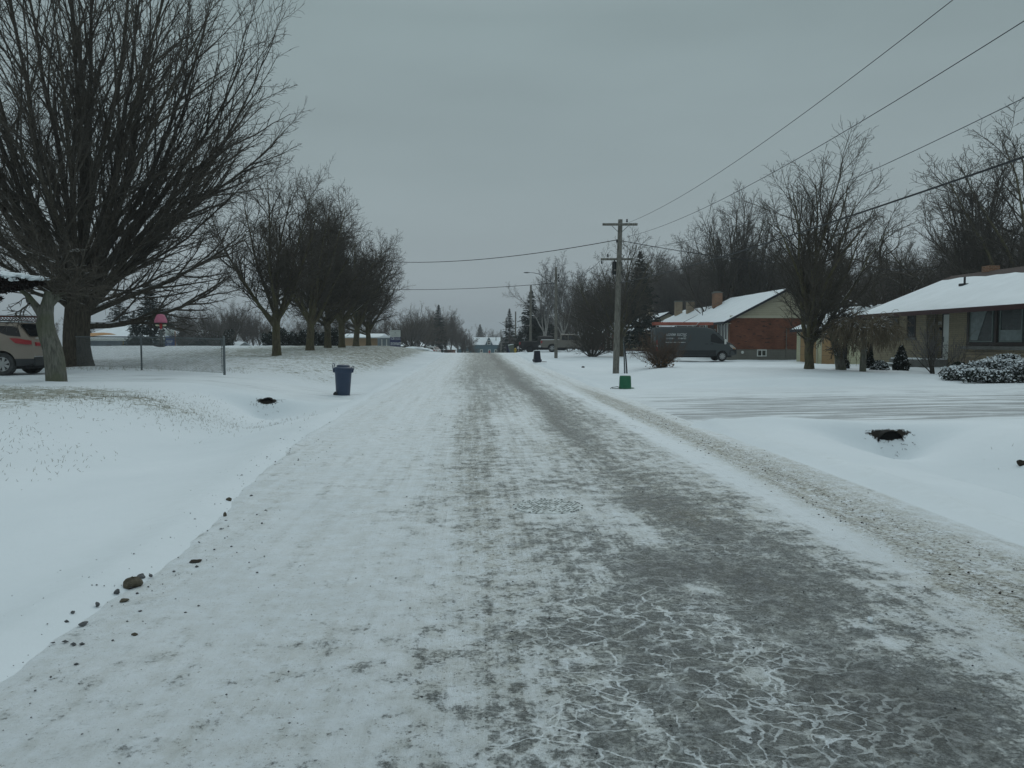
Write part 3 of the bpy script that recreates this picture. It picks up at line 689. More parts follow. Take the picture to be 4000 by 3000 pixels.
# small ornamental tree in front of the car: leaning grey trunk, leafy snow-laden clump and thin twigs
def ornamental():
    b = P(225, 1490, 20.6); b.z = Tz(b.x, b.y); r = empty('ornamental_tree', b, 0, 'leaning grey trunk with a dark snow-topped leafy clump, in front of the parked car', 'tree')
    k = 20.6/3000
    def q(px, py, dy=0): return ((px - 232)*k, dy, (1490 - py)*k)
    mb = MB(); mb.tube([q(228, 1510), q(228, 1490), q(226, 1440), q(222, 1400), q(216, 1360), q(200, 1310), q(192, 1265), q(196, 1220), q(206, 1180), q(212, 1140)], [.29, .26, .25, .245, .235, .225, .215, .185, .15, .11], 16, False)
    mb.tube([q(197, 1255), q(176, 1215, -.05), q(158, 1185, -.1), q(140, 1155, -.15), q(110, 1125, -.25)], [.14, .12, .09, .07, .05], 10, False)
    mb.tube([q(205, 1200), q(232, 1165, .1), q(262, 1140, .2)], [.10, .08, .05], 8)
    o = mb.build('trunk', M['bark_grey'], r, True)
    rs = np.random.RandomState(3); st = np.array([q(212, 1150), q(205, 1180), q(240, 1160, .1), q(255, 1145, .2), q(150, 1190, -.2), q(222, 1135)]*2)
    dr = np.array([(1, .1, .25), (.8, .2, .6), (1, -.1, -.1), (1, .3, .4), (-1, 0, .2), (.2, .1, 1)]*2) + rs.normal(size=(12, 3))*.35
    pts, rad = grow(rs, st, dr, 1.1 + 1.3*rs.rand(12), np.full(12, .03), np.full(12, .008), 8, .03, .14, .05)
    P2, D2, L2, R2 = kids(rs, pts, rad, np.full(12, 1.4), 7, .15, 45, .5, .6); p2, r2 = grow(rs, P2, D2, L2, R2, R2*.5, 5, 0, .2)
    P3, D3, L3, R3 = kids(rs, p2, r2, L2, 5, .2, 45, .55, .7, rmin=.004); p3, r3 = grow(rs, P3, D3, L3, R3, R3*.7, 3, 0, .2)
    v, f = tubes([(pts, rad, 5), (p2, r2, 4), (p3, r3, 3)]); obj('branches', npmesh('branches', v, f), snowy('branch_snowy', (.07, .062, .05), thr=.62, amount=.40, nscale=1.6, scale=9), r)
    # leafy clump, spreading off to the left
    c = []
    for px, py, w, h, n in ((175, 1105, 40, 16, 700), (120, 1110, 60, 30, 1500), (60, 1115, 60, 38, 1900), (0, 1115, 60, 40, 1900), (-60, 1125, 70, 45, 1600), (10, 1165, 30, 30, 700), (-40, 1190, 50, 40, 900), (-130, 1140, 70, 60, 1200)):
        u = norm(rs.normal(size=(n, 3)))*(rs.rand(n, 1)**.4); x, y, z = q(px, py)
        c.append(np.stack([x + u[:, 0]*w*k, -.45 + u[:, 1]*.75, z + u[:, 2]*h*k], -1))
    c = np.concatenate(c); obj('foliage', leaves(rs, c, .055, 1.3), M['leaf_rust'], r)
    mb = MB(); nb = 0
    for xb in np.arange(-1.95, -.02, .045):
        for yb in (-1.0, -.8, -.6, -.4, -.2):
            m_ = (np.abs(c[:, 0] - xb) < .04) & (np.abs(c[:, 1] - yb) < .12)
            if m_.sum() > 3 and rs.rand() < .8: zt_ = np.percentile(c[m_, 2], 97); lump(mb, (xb, yb, zt_ + .02), (rs.uniform(.08, .17), rs.uniform(.10, .17), rs.uniform(.028, .055)), int(nb), 8, 5, .25); nb += 1
    for _ in range(34):
        q_ = c[rs.randint(len(c))]
        if -1.9 < q_[0] < -.1: lump(mb, (q_[0], -1.15 + .1*rs.rand(), q_[2]), (rs.uniform(.03, .07), .04, rs.uniform(.015, .035)), int(nb), 8, 5, .25); nb += 1
    mb.build('snow_cap', M['snow'], r, True)
def leaves(rs, c, size, asp=1.5, flat=None):
    n = len(c); a = norm(rs.normal(size=(n, 3))); 
    if flat is not None: a[:, 2] *= flat; a = norm(a)
    b = norm(np.cross(a, norm(rs.normal(size=(n, 3))))); s = size*(.6 + .8*rs.rand(n, 1))
    v = np.stack([c - a*s*asp*.5, c + b*s*.5, c + a*s*asp*.5, c - b*s*.5], 1).reshape(-1, 3)
    return npmesh('leaves', v, np.arange(n*4).reshape(-1, 4))
def lump(mb, c, s, seed, nu=12, nv=8, rough=.22):
    """an irregular rounded lump"""
    R = random.Random(seed); ks = [(R.uniform(1, 3), R.uniform(1, 3), R.uniform(0, 6), R.uniform(0, 6)) for _ in range(4)]; vs = []; fs = []
    for j in range(nv + 1):
        th = math.pi*j/nv
        for i in range(nu):
            ph = 2*math.pi*i/nu; g = 1 + rough*sum(math.sin(a*ph*1.0//1*0 + round(a)*ph + e)*math.sin(b*th + f) for a, b, e, f in ks)/2
            vs.append((c[0] + s[0]*g*math.sin(th)*math.cos(ph), c[1] + s[1]*g*math.sin(th)*math.sin(ph), c[2] + s[2]*g*math.cos(th)))
    for j in range(nv):
        for i in range(nu): fs.append((j*nu + i, (j+1)*nu + i, (j+1)*nu + (i+1) % nu, j*nu + (i+1) % nu))
    mb.add(vs, fs); return mb
ornamental()
# spruces
def spruce_mesh(seed, h=10, R=2.2, dense=1.0, bare=.06):
    rs = np.random.RandomState(seed); t = np.linspace(0, 1, 9)[None]; trunk = (np.stack([0*t, 0*t, t*h], -1), .16*(1 - t)*h/10 + .01, 8)
    z = []; 
    n = int(300*dense); zz = bare + (1 - bare)*rs.rand(n)**.9*.99; zz.sort(); az = np.arange(n)*2.4 + rs.rand(n)
    ln = R*np.clip(1 - zz, 0.02, 1)**.85*(.65 + .5*rs.rand(n)) + .04; dr = np.stack([np.cos(az), np.sin(az), .25 - .35*(1 - zz)], -1)
    pts, rad = grow(rs, np.stack([0*zz, 0*zz, zz*h], -1), dr, ln, np.full(n, .03), np.full(n, .008), 5, .03, .05, .06)
    J = 26; tt = .12 + .88*rs.rand(n, J); f = tt*5; i = np.clip(f.astype(int), 0, 4); fr = (f - i)[..., None]; nn = np.arange(n)[:, None]
    p = pts[nn, i]*(1 - fr) + pts[nn, i+1]*fr; d = norm(pts[nn, i+1] - pts[nn, i]); side = norm(np.cross(d, np.array([0, 0, 1.]) + 0*d))*np.where(rs.rand(n, J, 1) > .5, 1, -1)
    out = norm(d*.6 + side*(.4 + .8*rs.rand(n, J, 1)) + rs.normal(size=(n, J, 3))*.28 - np.array([0, 0, .35])); L = (.20 + .30*rs.rand(n, J, 1))*np.clip(ln[:, None, None]/R*1.4, .18, 1.1)*R/2.2
    wv = norm(np.cross(out, rs.normal(size=(n, J, 3))))*.055*h/10
    v = np.stack([p - wv*.6, p + out*L*.5 - wv, p + out*L, p + out*L*.5 + wv], 2).reshape(-1, 3)
    vt, qt = tubes([trunk]); return [npmesh('trunk', vt, qt), npmesh('foliage', v, np.arange(len(v)).reshape(-1, 4))]
def spruce(name, ms, loc, label, group=None, s=1, sz=None, rz=0):
    r = empty(name, loc, rz, label, 'tree', group, scale=(s, s, sz or s))
    for m, mt, nm in zip(ms, (M['bark_twig'], M['needle']), ('trunk', 'foliage')):
        if not m.materials: m.materials.append(mt)
        link(bpy.data.objects.new(nm, m), r)
    return r
SPR = [spruce_mesh(1), spruce_mesh(2, 10, 2.8, 1.25), spruce_mesh(4, 10, 3.0, .9, .12)]
def top_h(px, py, d, base=None):
    p = P(px, py, d); return p.z - Tz(p.x, p.y)
for k, (px, py, d, s_, w, lab) in enumerate([
    (1714, 1187, 165, 0, 1.1, 'tall dark spruce among pale bare trees, left of the road beyond the crest'),
    (1875, 1265, 300, 1, 1.2, 'distant dark spruce standing behind the teal house, left of its roof ridge'),
    (1990, 1202, 150, 0, 1.1, 'pointed spruce right of the road beside the second far lamp pole'),
    (2075, 1128, 112, 2, 1.15, 'tall dense spruce behind the black pickup bed'),
    (2030, 1290, 130, 1, 1.5, 'low wide spruce in the gap between the two far right spruces'),
    (1955, 1330, 215, 1, 1.6, 'small bushy spruce overlapping the right end of the teal house'),
    (2120, 1190, 125, 1, 1.5, 'broad dark spruce behind the cab of the black pickup'),
    (2498, 975, 85, 1, 1.0, 'dark spruce rising right behind the near utility pole'),
    (2799, 930, 112, 2, .65, 'ragged spruce top standing out of the woods above the brick chimney'),
    (2640, 1120, 142, 1, 1.3, 'broad dark spruce behind the two tan chimneys'),
    (2900, 1080, 105, 1, 1.1, 'dark spruce low in the woods behind the brick house gable')]):
    h = top_h(px, py, d); m = SPR[s_]; s = h/10
    spruce('spruce_tree', m, at(px, d, -.1), lab, None, s*w, s, rz=k*1.3)
for k, (px, py, d, w, lab) in enumerate([(590, 1090, 86, 1.3, 'tall dark spruce behind the pink-roofed bird feeder'), (470, 1150, 108, 1.5, 'wide dark spruce over the snowy roof of the far left house'),
    (330, 1190, 110, 1.5, 'dark spruce beyond the massive maple trunk'), (640, 1180, 112, 1.5, 'dark spruce over the left white and blue sign'), (525, 1200, 85, .9, 'drooping spruce left of the bird feeder, nearest of its clump')]):
    h = top_h(px, py, d); spruce('spruce_tree', SPR[(k + 1) % 3], at(px, d, -.3), lab, None, h/10*w, h/10, rz=k*2.1)
# ------------------------------------------------------------------ right-hand trees
def open_limb(d, rs): return (4.2 + 4.4*np.clip(d[:, 2], 0, 1)**1.3)*(.8 + .35*rs.rand(len(d)))
open_t = tree_mesh(31, (1.3, .20, .19, .04, -.03), [
    dict(m=12, t0=.72, ang=24, asp=.55, lr=1, rr=.42, crown=open_limb, K=10, up=.055, wob=.07, s=7, taper=.14, lf=0),
    dict(m=13, t0=.08, ang=30, asp=.35, lr=.43, rr=.34, K=7, up=.05, wob=.08, s=4, taper=.2, rmin=.007),
    dict(m=9, t0=.12, ang=34, lr=.48, rr=.42, K=4, up=.03, wob=.12, rmin=.0055),
    dict(m=4, t0=.2, ang=40, lr=.5, rr=.6, K=3, up=.04, wob=.15, rmin=.006)], split=1)
p = at(3163, 34); tree('bare_tree', open_t, p, (M['bark_olive'], M['bark_twig']), 'tall bare multi-stemmed tree on the snowy lawn before the tan garage doors', rz=1.0, scale=.98, sz=.83)
oak = tree_mesh(41, (2.5, .22, .19, .03, .0), [
    dict(m=12, t0=.5, ang=36, asp=.5, lr=1, rr=.38, crown=open_limb, K=9, up=.05, wob=.10, s=6, taper=.16, lf=0),
    dict(m=12, t0=.10, ang=38, asp=.3, lr=.42, rr=.36, K=6, up=.04, wob=.12, s=4, taper=.25, rmin=.009),
    dict(m=9, t0=.12, ang=40, lr=.48, rr=.45, K=4, up=.03, wob=.14, rmin=.0085),
    dict(m=5, t0=.2, ang=42, lr=.5, rr=.6, K=2, up=.03, wob=.15, rmin=.0075)], split=1)
lean = tree_mesh(43, (3.4, .20, .17, .05, .05), [
    dict(m=9, t0=.35, ang=22, asp=.5, lr=1, rr=.42, len=7, K=9, up=.05, wob=.08, s=6, taper=.15),
    dict(m=11, t0=.18, ang=26, asp=.35, lr=.36, rr=.36, K=6, up=.06, wob=.09, s=4, taper=.25, rmin=.009),
    dict(m=9, t0=.15, ang=30, lr=.45, rr=.45, K=4, up=.04, wob=.12, rmin=.008),
    dict(m=5, t0=.2, ang=36, lr=.5, rr=.6, K=2, up=.04, wob=.14, rmin=.007)], split=1)
gnarl = tree_mesh(47, (2.2, .24, .20, .06, .12), [
    dict(m=8, t0=.5, ang=50, asp=.4, lr=1, rr=.48, len=5.5, K=10, up=.06, wob=.22, s=6, taper=.25),
    dict(m=9, t0=.15, ang=48, asp=.3, lr=.42, rr=.42, K=7, up=.04, wob=.24, s=4, taper=.3, rmin=.010),
    dict(m=9, t0=.12, ang=48, lr=.5, rr=.45, K=5, up=.03, wob=.25, rmin=.008),
    dict(m=4, t0=.2, ang=46, lr=.5, rr=.6, K=3, up=.03, wob=.25, rmin=.010)], split=1)
birch = tree_mesh(53, (4.0, .17, .13, .05, .05), [
    dict(m=9, t0=.25, ang=18, asp=.4, lr=1, rr=.42, len=7.0, K=9, up=.05, wob=.10, s=6, taper=.12),
    dict(m=12, t0=.2, ang=32, asp=.3, lr=.30, rr=.32, K=6, up=.03, wob=.12, s=3, taper=.25, rmin=.009),
    dict(m=10, t0=.15, ang=36, lr=.5, rr=.5, K=4, up=0, wob=.15, rmin=.008),
    dict(m=4, t0=.2, ang=36, lr=.55, rr=.6, K=2, up=-.02, wob=.15, rmin=.008)], split=1)
BARE = dict(oak=(oak, M['bark_olive'], M['bark_twig'], 11.2), lean=(lean, M['bark_maple'], M['bark_twig'], 12.5), gnarl=(gnarl, M['bark_maple'], M['bark_twig'], 8.3), birch=(birch, M['bark_birch'], M['twig_grey'], 13.0), row=(rows[1], M['bark_olive'], M['bark_twig'], 10.8))
def real_h(ms):
    z = 0
    for m in ms:
        a = np.zeros(len(m.vertices)*3, np.float32); m.vertices.foreach_get('co', a); z = max(z, float(np.percentile(a[2::3], 99.7)))
    return z
for k, v in list(BARE.items()): BARE[k] = v[:3] + (real_h(v[0]),)
def bare(kind, px, py, d, lab, w=1, rz=0, group=None, dz=-.1):
    ms, a, b, hh = BARE[kind]; h = top_h(px, py, d); s = h/hh
    return tree('bare_tree', ms, at(px, d, dz), (a, b), lab, group, rz, s*w, sz=s)
bare('oak', 2428, 900, 69, 'bare tree with a broad crown directly behind the near utility pole', 1.0, .3)
bare('lean', 2960, 700, 81, 'tall bare tree rising behind the gable of the red brick house', 1.0, 1.9)
bare('oak', 2890, 730, 84, 'wide bare tree behind the ridge of the red brick house', 1.0, 2.2)
bare('lean', 2810, 790, 80, 'bare tree over the snowy roof of the red brick house, right of its chimney', 1.0, 4.0)
bare('oak', 2720, 880, 125, 'wide bare tree standing over the red brick chimney', 1.0, 5.0)
bare('gnarl', 3460, 850, 52, 'crooked dark tree with twisted snow-lined limbs behind the buff brick house', 1.15, 2.4)
bare('lean', 3860, 480, 50, 'tallest bare tree towering over the buff brick house roof', 1.0, .8)
bare('oak', 4030, 400, 47, 'large bare tree at the edge of view above the buff brick house roof', 1.1, 2.9)
bare('oak', 3760, 680, 56, 'slender bare tree between the crooked tree and the towering one', .95, 4.4)
bare('birch', 2205, 985, 100, 'white-stemmed birch behind the leaning street lamp pole', .9, 1.2)
bare('birch', 2130, 1010, 106, 'white-stemmed birch with a wide crown above the black pickup', .95, 3.2)
bare('birch', 2260, 1030, 104, 'birch with pale forked stems right of the street lamp pole', .9, 5.1)
bare('row', 2330, 1040, 95, 'bare tree in the gap between the birches and the near utility pole', .95, 2)
bare('row', 2610, 1000, 140, 'round bare tree above the two tan chimneys', 1.0, .9)
# distant bare woods: low-detail tall narrow trees, each an object
wood = [tree_mesh(60 + i, (4.5, .15, .11, .05, .03), [
    dict(m=10, t0=.35, ang=20, asp=.4, lr=1, rr=.45, len=6.5, K=6, up=.06, wob=.08, s=4, taper=.2),
    dict(m=10, t0=.15, ang=30, asp=.3, lr=.38, rr=.45, K=4, up=.05, wob=.12, s=3, taper=.4, rmin=.013),
    dict(m=9, t0=.15, ang=36, lr=.55, rr=.5, K=3, up=.04, wob=.15, rmin=.012), dict(m=4, t0=.2, ang=36, lr=.55, rr=.6, K=2, up=.03, wob=.15, rmin=.010)], split=1) for i in range(3)]
wh = [real_h(w) for w in wood]
R = random.Random(8)
def woods(pxs, tops, d0, d1, n, lab, group):
    for k in range(n):
        u = (k + R.random())/n; px = pxs[0] + (pxs[1] - pxs[0])*u; d = R.uniform(d0, d1)
        while True:
            q = P(px, 1334, d)
            if 18.5 < q.x < 32 and 10 < q.y < 137: d += 3
            else: break
        py = float(np.interp(px, *tops)) + R.uniform(-10, 45); i = R.randrange(3); s = top_h(px, py, d)/wh[i]
        tree('bare_tree', wood[i], at(px, d, -.3), (M['bark_twig'], M['twig_wood']), lab, group, R.uniform(0, 6.28), s*R.uniform(.75, 1.0), sz=s)
woods((2240, 3180), ([2240, 2400, 2600, 2760, 3000, 3200], [1080, 1050, 985, 970, 960, 940]), 90, 125, 60, 'one of the bare trees packed in the dark woods behind the houses', 'bare trees in the woods behind the houses')
woods((3150, 3760), ([3150, 3400, 3600, 3760], [960, 930, 900, 850]), 62, 90, 16, 'one of the thin bare trees filling the gap behind the garage and buff brick house', 'bare trees behind the garage')
woods((3700, 4150), ([3700, 4150], [880, 760]), 60, 85, 10, 'one of the thin bare trees rising behind the roof ridge of the buff brick house', 'bare trees behind the buff brick house')
woods((1560, 1850), ([1560, 1640, 1760, 1800, 1850], [1230, 1190, 1200, 1250, 1300]), 170, 240, 22, 'one of the pale bare trees massed left of the road beyond the crest', 'bare trees left of the far road')
woods((1855, 2000), ([1855, 1900, 1925, 2000], [1320, 1245, 1235, 1290]), 290, 340, 9, 'one of the faint bare trees behind the teal house', 'bare trees behind the teal house')
woods((660, 1060), ([660, 900, 1060], [1190, 1170, 1200]), 110, 150, 20, 'one of the hazy bare trees beyond the left field', 'bare trees beyond the left field')
woods((1060, 1560), ([1060, 1560], [1210, 1220]), 115, 150, 16, 'one of the distant bare trees seen between the row maples', 'bare trees beyond the row of maples')
woods((-60, 330), ([-60, 330], [1230, 1210]), 90, 120, 9, 'one of the distant bare trees beyond the parked car', 'bare trees beyond the parked car')
woods((1995, 2300), ([1995, 2060, 2300], [1250, 1200, 1150]), 135, 175, 12, 'one of the dark bare trees behind the pickups', 'bare trees behind the pickups')
# ------------------------------------------------------------------ shrubs
def bush(name, px, d, h, spread, n, lab, mat, seed, lean=0, twig=8, rz=0, dense=6, r=.022, cat='shrub'):
    rs = np.random.RandomState(seed); b = at(px, d, -.05); az = rs.rand(n)*6.28; an = np.radians(8 + spread*rs.rand(n)**.8)
    dr = np.stack([np.cos(az)*np.sin(an), np.sin(az)*np.sin(an), np.cos(an)], -1); st = np.stack([np.cos(az)*.14*h/2, np.sin(az)*.14*h/2, 0*az], -1)
    pts, rad = grow(rs, st, dr, h*(.7 + .5*rs.rand(n)), np.full(n, r), np.full(n, r*.3), 8, .03, .10)
    P2, D2, L2, R2 = kids(rs, pts, rad, np.full(n, h), twig, .25, 30, .4, .55, rmin=.006); p2, r2 = grow(rs, P2, D2, L2, R2, R2*.5, 4, .04, .14)
    P3, D3, L3, R3 = kids(rs, p2, r2, L2, dense, .2, 36, .5, .7, rmin=.005); p3, r3 = grow(rs, P3, D3, L3, R3, R3*.8, 3, .03, .18)
    o = empty(name, b, rz, lab, cat)
    v, f = tubes([(pts, rad, 5)]); obj('stems', npmesh('stems', v, f), M['bark'], o)
    v, f = tubes([(p2, r2, 3), (p3, r3, 3)]); obj('twigs', npmesh('twigs', v, f), mat, o); return o
b1 = bush('bare_shrub', 2315, 68, 3.1, 55, 46, 'wide bare shrub with arching snow-edged stems on the lawn left of the near utility pole', M['bark_twig'], 71, r=.035)
b2 = bush('bare_shrub', 2585, 39, 1.65, 56, 60, 'reddish dry shrub standing in front of the dark van', M['twig_red'], 72, r=.013)
rs = np.random.RandomState(9); c = rs.normal(size=(420, 3))*np.array([.28, .28, .18]) + np.array([0, 0, .32]); c[:, 2] = np.abs(c[:, 2])
obj('leaves', leaves(rs, c, .07), M['leaf_dry'], b2)
bush('bare_shrub', 3655, 30.5, 1.9, 42, 12, 'bare many-branched shrub growing before the front steps', M['twig_grey'], 73, r=.028, twig=7, dense=5)
bush('bare_shrub', 3735, 31, 1.5, 45, 9, 'thin bare shrub against the wall right of the front door', M['twig_grey'], 74, r=.016, twig=6, dense=4)
bush('bare_shrub', 2222, 80, .8, 40, 8, 'tiny twiggy shrub in front of the silver pickup', M['bark_twig'], 75, r=.015, dense=3)
bush('bare_shrub', 715, 78, 2.6, 55, 26, 'pale frosted shrub beyond the chain link fence', M['twig_grey'], 76, r=.03)
bush('bare_shrub', 840, 74, 3.0, 55, 26, 'tangled greyish shrub right of the chain link fence post, on the field rim', M['twig_grey'], 77, r=.03)
bush('bare_shrub', 1600, 98, 3.0, 55, 30, 'bare snowy shrub right of the navy sign', M['twig_grey'], 78, r=.035)
bush('bare_tree', 1625, 118, 6.5, 50, 34, 'spreading bare tree with pale snowy limbs beside the white SUV', M['twig_wood'], 79, r=.06, cat='tree')
def evergreen(name, px, d, prof, n, size, lab, mat, seed, asp=1.3, dz=0, tw=None, cat='shrub', frost=None):
    """prof(z01)->radius ; foliage of many small sprays through the volume"""
    rs = np.random.RandomState(seed); b = at(px, d, dz); h, f = prof; z = rs.rand(n*3); keep = rs.rand(n*3) < np.array([f(a) for a in z])/max(f(a) for a in np.linspace(0, 1, 20)); z = z[keep][:n]; n = len(z)
    rr = np.array([f(a) for a in z])*(.55 + .5*rs.rand(n)**.5)*(1 + .12*rs.normal(size=n)); az = rs.rand(n)*6.28
    c = np.stack([rr*np.cos(az), rr*np.sin(az), z*h], -1); o = empty(name, b, 0, lab, cat)
    obj('foliage', leaves(rs, c, size, asp), mat, o)
    mb = MB(); mb.tube([(0, 0, -.1), (0, 0, h*.7)], [.05, .02], 6); mb.build('stem', M['bark_twig'], o)
    if frost:
        k = rs.rand(n) < frost; cc = c[k] + np.array([0, 0, .02]); cc[:, :2] *= 1.08; obj('snow_flecks', leaves(rs, cc, size*.75, 1, .3), M['snow'], o)
    return o
cone = lambda w: (lambda a: w*(1 - a)**.75*(.75 + .25*math.sin(min(a*6, 1.57))) + .03)
evergreen('yew_cone', 3522, 32.5, (1.05, cone(.30)), 3000, .075, 'dark cone-shaped yew with snow flecks left of the front steps', M['needle_yew'], 5, frost=.05)
evergreen('yew_cone', 3393, 34.5, (1.15, cone(.24)), 2600, .075, 'dark narrow yew against the corner post of the buff brick house', M['needle_yew'], 6, frost=.05)
evergreen('evergreen_shrub', 3438, 33, (.38, lambda a: .30*math.sqrt(max(0, 1 - a*a)) + .02), 1200, .08, 'small round snow-topped evergreen at the foot of the buff brick wall', M['frost_leaf'], 7, frost=.10)
evergreen('evergreen_shrub', 3297, 34.5, (.45, lambda a: .22*math.sqrt(max(0, 1 - a*a)) + .02), 700, .08, 'tiny dark evergreen behind the leaning young tree', M['needle_yew'], 8, frost=.06)
evergreen('evergreen_shrub', 3748, 29, (.55, lambda a: .38*math.sqrt(max(0, 1 - a*a)) + .02), 1900, .08, 'dark round evergreen right of the front steps', M['needle_yew'], 9, frost=.05)
def juniper():
    rs = np.random.RandomState(12); b = at(3915, 27.0); o = empty('juniper', b, 0, 'broad low juniper heaped with snow under the picture window', 'shrub'); c = []
    for k in range(34):
        x, y = rs.uniform(-1.35, 1.6), rs.uniform(-.9, .9); hh = .66*rs.uniform(.55, 1.2)*math.sqrt(max(.05, 1 - (x/1.75)**2))*(1.0 + .25*(x > .3)); n = 1000
        L = rs.rand(n); a = rs.uniform(-.5, .5); u = np.stack([x + (L - .5)*1.0 + rs.normal(size=n)*.06, y + a*(L - .5) + rs.normal(size=n)*.07 - .15*L, hh*(.03 + .95*rs.rand(n)**.75) + .06*np.sin(L*3)], -1); c.append(u)
    c = np.concatenate(c); c[:, 2] = np.abs(c[:, 2]); obj('foliage', leaves(rs, c, .05, 1.8), M['frost_leaf'], o)
    s = c[c[:, 2] > np.percentile(c[:, 2], 52)]; s = s[rs.rand(len(s)) < .42] + np.array([0, 0, .035]); obj('snow_flecks', leaves(rs, s, .06, 1.4, .25), M['snow'], o)
juniper()
def weeping():
    rs = np.random.RandomState(19); b = at(3373, 31.5); o = empty('weeping_tree', b, 0, 'small weeping tree with a drooping twig umbrella in front of the buff brick house', 'tree')
    MB().tube([(0, 0, -.2), (.0, 0, .3), (.02, 0, .9), (.05, .0, 1.35), (.06, 0, 1.6)], [.14, .125, .115, .11, .06], 12).build('trunk', M['bark_grey'], o, True)
    n = 46; az = rs.rand(n)*6.28; dr = np.stack([np.cos(az), np.sin(az), .7 + .5*rs.rand(n)], -1)
    pts, rad = grow(rs, np.tile([.05, 0, 1.45], (n, 1)), dr, 1.3 + .7*rs.rand(n), np.full(n, .035), np.full(n, .010), 9, 0, .12, .42)
    P2, D2, L2, R2 = kids(rs, pts, rad, np.full(n, 1.6), 11, .2, 45, .6, .5, rmin=.005); p2, r2 = grow(rs, P2, D2, L2, R2, R2*.6, 7, 0, .14, .55)
    P3, D3, L3, R3 = kids(rs, p2, r2, L2, 3, .3, 30, .7, .6, rmin=.004); p3, r3 = grow(rs, P3, D3, L3, R3, R3*.8, 5, 0, .14, .5)
    v, f = tubes([(pts, rad, 5), (p2, r2, 3)]); obj('branches', npmesh('branches', v, f), snowy('weeping_bark', (.12, .10, .07), thr=.45, amount=.42, nscale=3, scale=8), o)
    v, f = tubes([(p3, r3, 3)]); obj('twigs', npmesh('twigs', v, f), plain('weeping_twigs', (.13, .105, .07), .9, var=.3), o)
weeping()
def young():
    b = at(3288, 33.2); o = empty('bare_tree', b, 0, 'short crooked tree leaning over between the lawn tree and the weeping tree', 'tree')
    MB().tube([(.02, 0, -.2), (.0, 0, 0), (-.1, 0, .6), (-.28, 0, 1.15), (-.45, 0, 1.6), (-.55, 0, 2.1)], [.26, .22, .19, .17, .12, .07], 12).build('trunk', M['bark_grey'], o, True)
    rs = np.random.RandomState(23); n = 14; dr = rs.normal(size=(n, 3))*.7 + np.array([-.1, 0, .8])
    pts, rad = grow(rs, np.stack([-.3 - .25*rs.rand(n), 0*rs.rand(n), 1.2 + .8*rs.rand(n)], -1), dr, 1. + .9*rs.rand(n), np.full(n, .05), np.full(n, .012), 8, .02, .16, .1)
    P2, D2, L2, R2 = kids(rs, pts, rad, np.full(n, 1.4), 9, .2, 42, .5, .5, rmin=.006); p2, r2 = grow(rs, P2, D2, L2, R2, R2*.6, 5, 0, .16)
    P3, D3, L3, R3 = kids(rs, p2, r2, L2, 6, .2, 40, .6, .6, rmin=.005); p3, r3 = grow(rs, P3, D3, L3, R3, R3*.8, 3, 0, .15)
    v, f = tubes([(pts, rad, 5), (p2, r2, 3), (p3, r3, 3)]); obj('branches', npmesh('branches', v, f), M['bark'], o)
young()
def hedge(px0, px1, d, h, w, n, lab, mat, seed, size=.16, frost=.04):
    a, b = at(px0, d), at(px1, d); rs = np.random.RandomState(seed); o = empty('hedge', (a + b)/2, math.atan2(b.y - a.y, b.x - a.x), lab, 'hedge'); L = (b - a).length
    c = rs.rand(n, 3)*np.array([L, w, 1]) - np.array([L/2, w/2, 0]); top = h*(.85 + .12*np.sin(c[:, 0]*2.1) + .08*np.sin(c[:, 0]*5.3 + 1)); c[:, 2] *= top
    obj('foliage', leaves(rs, c, size), mat, o); s = c[c[:, 2] > .75*top]; s = s[rs.rand(len(s)) < frost*6]; obj('snow_flecks', leaves(rs, s, size*.8, 1, .4), M['snow'], o); return o
hedge(1030, 1330, 88, 2.1, 1.6, 9000, 'long dark snow-flecked hedge behind the row of maples', M['needle_yew'], 31)
hedge(880, 905, 95, 2.4, 2, 1500, 'dark evergreen clump left of the shed roof', M['needle_yew'], 32, .2)
hedge(700, 890, 90, 1.7, 1.6, 5000, 'low green evergreen hedge beyond the fence, right of the blue sign', M['needle'], 33, .2)
# rusty trellis fence behind the parked car
def trellis():
    a, b = P(-60, 1260, 29.3), P(172, 1260, 30.5); a.z = Tz(a.x, a.y); b.z = Tz(b.x, b.y); L = (b - a).length; o = empty('trellis_fence', a, math.atan2(b.y - a.y, b.x - a.x), 'rust-brown lattice fence top showing above the parked car', 'fence')
    mb = MB(); z0, z1 = 1.35, 1.92
    for k in range(int(L/.1) + 5):
        x = k*.1 - .3
        mb.tube([(max(0, x), 0, z0 + max(0, -x)), (min(L, x + .55), 0, z0 + min(.55, L - x))], .014, 4); mb.tube([(max(0, x), .02, z1 - max(0, -x)), (min(L, x + .55), .02, z1 - min(.55, L - x))], .014, 4)
    mat = plain('rusty_timber', (.11, .03, .016), .8, var=.3); mb.build('lattice', mat, o)
    MB().box(0, L, -.05, .05, z1, z1 + .06).box(0, L, -.03, .03, z0 - .06, z0).box(0, .09, -.045, .045, -.4, z1 - .002).box(L - .09, L, -.045, .045, -.4, z1 - .002).build('frame', mat, o)
    MB().box(0, L, -.012, .012, .05, z0 - .07).build('board_panel', plain('fence_boards', (.09, .035, .02), .8, var=.3), o)
    MB().box(0, L, -.055, .055, z1 + .0605, z1 + .09).build('snow_cap', M['snow'], o)
trellis()
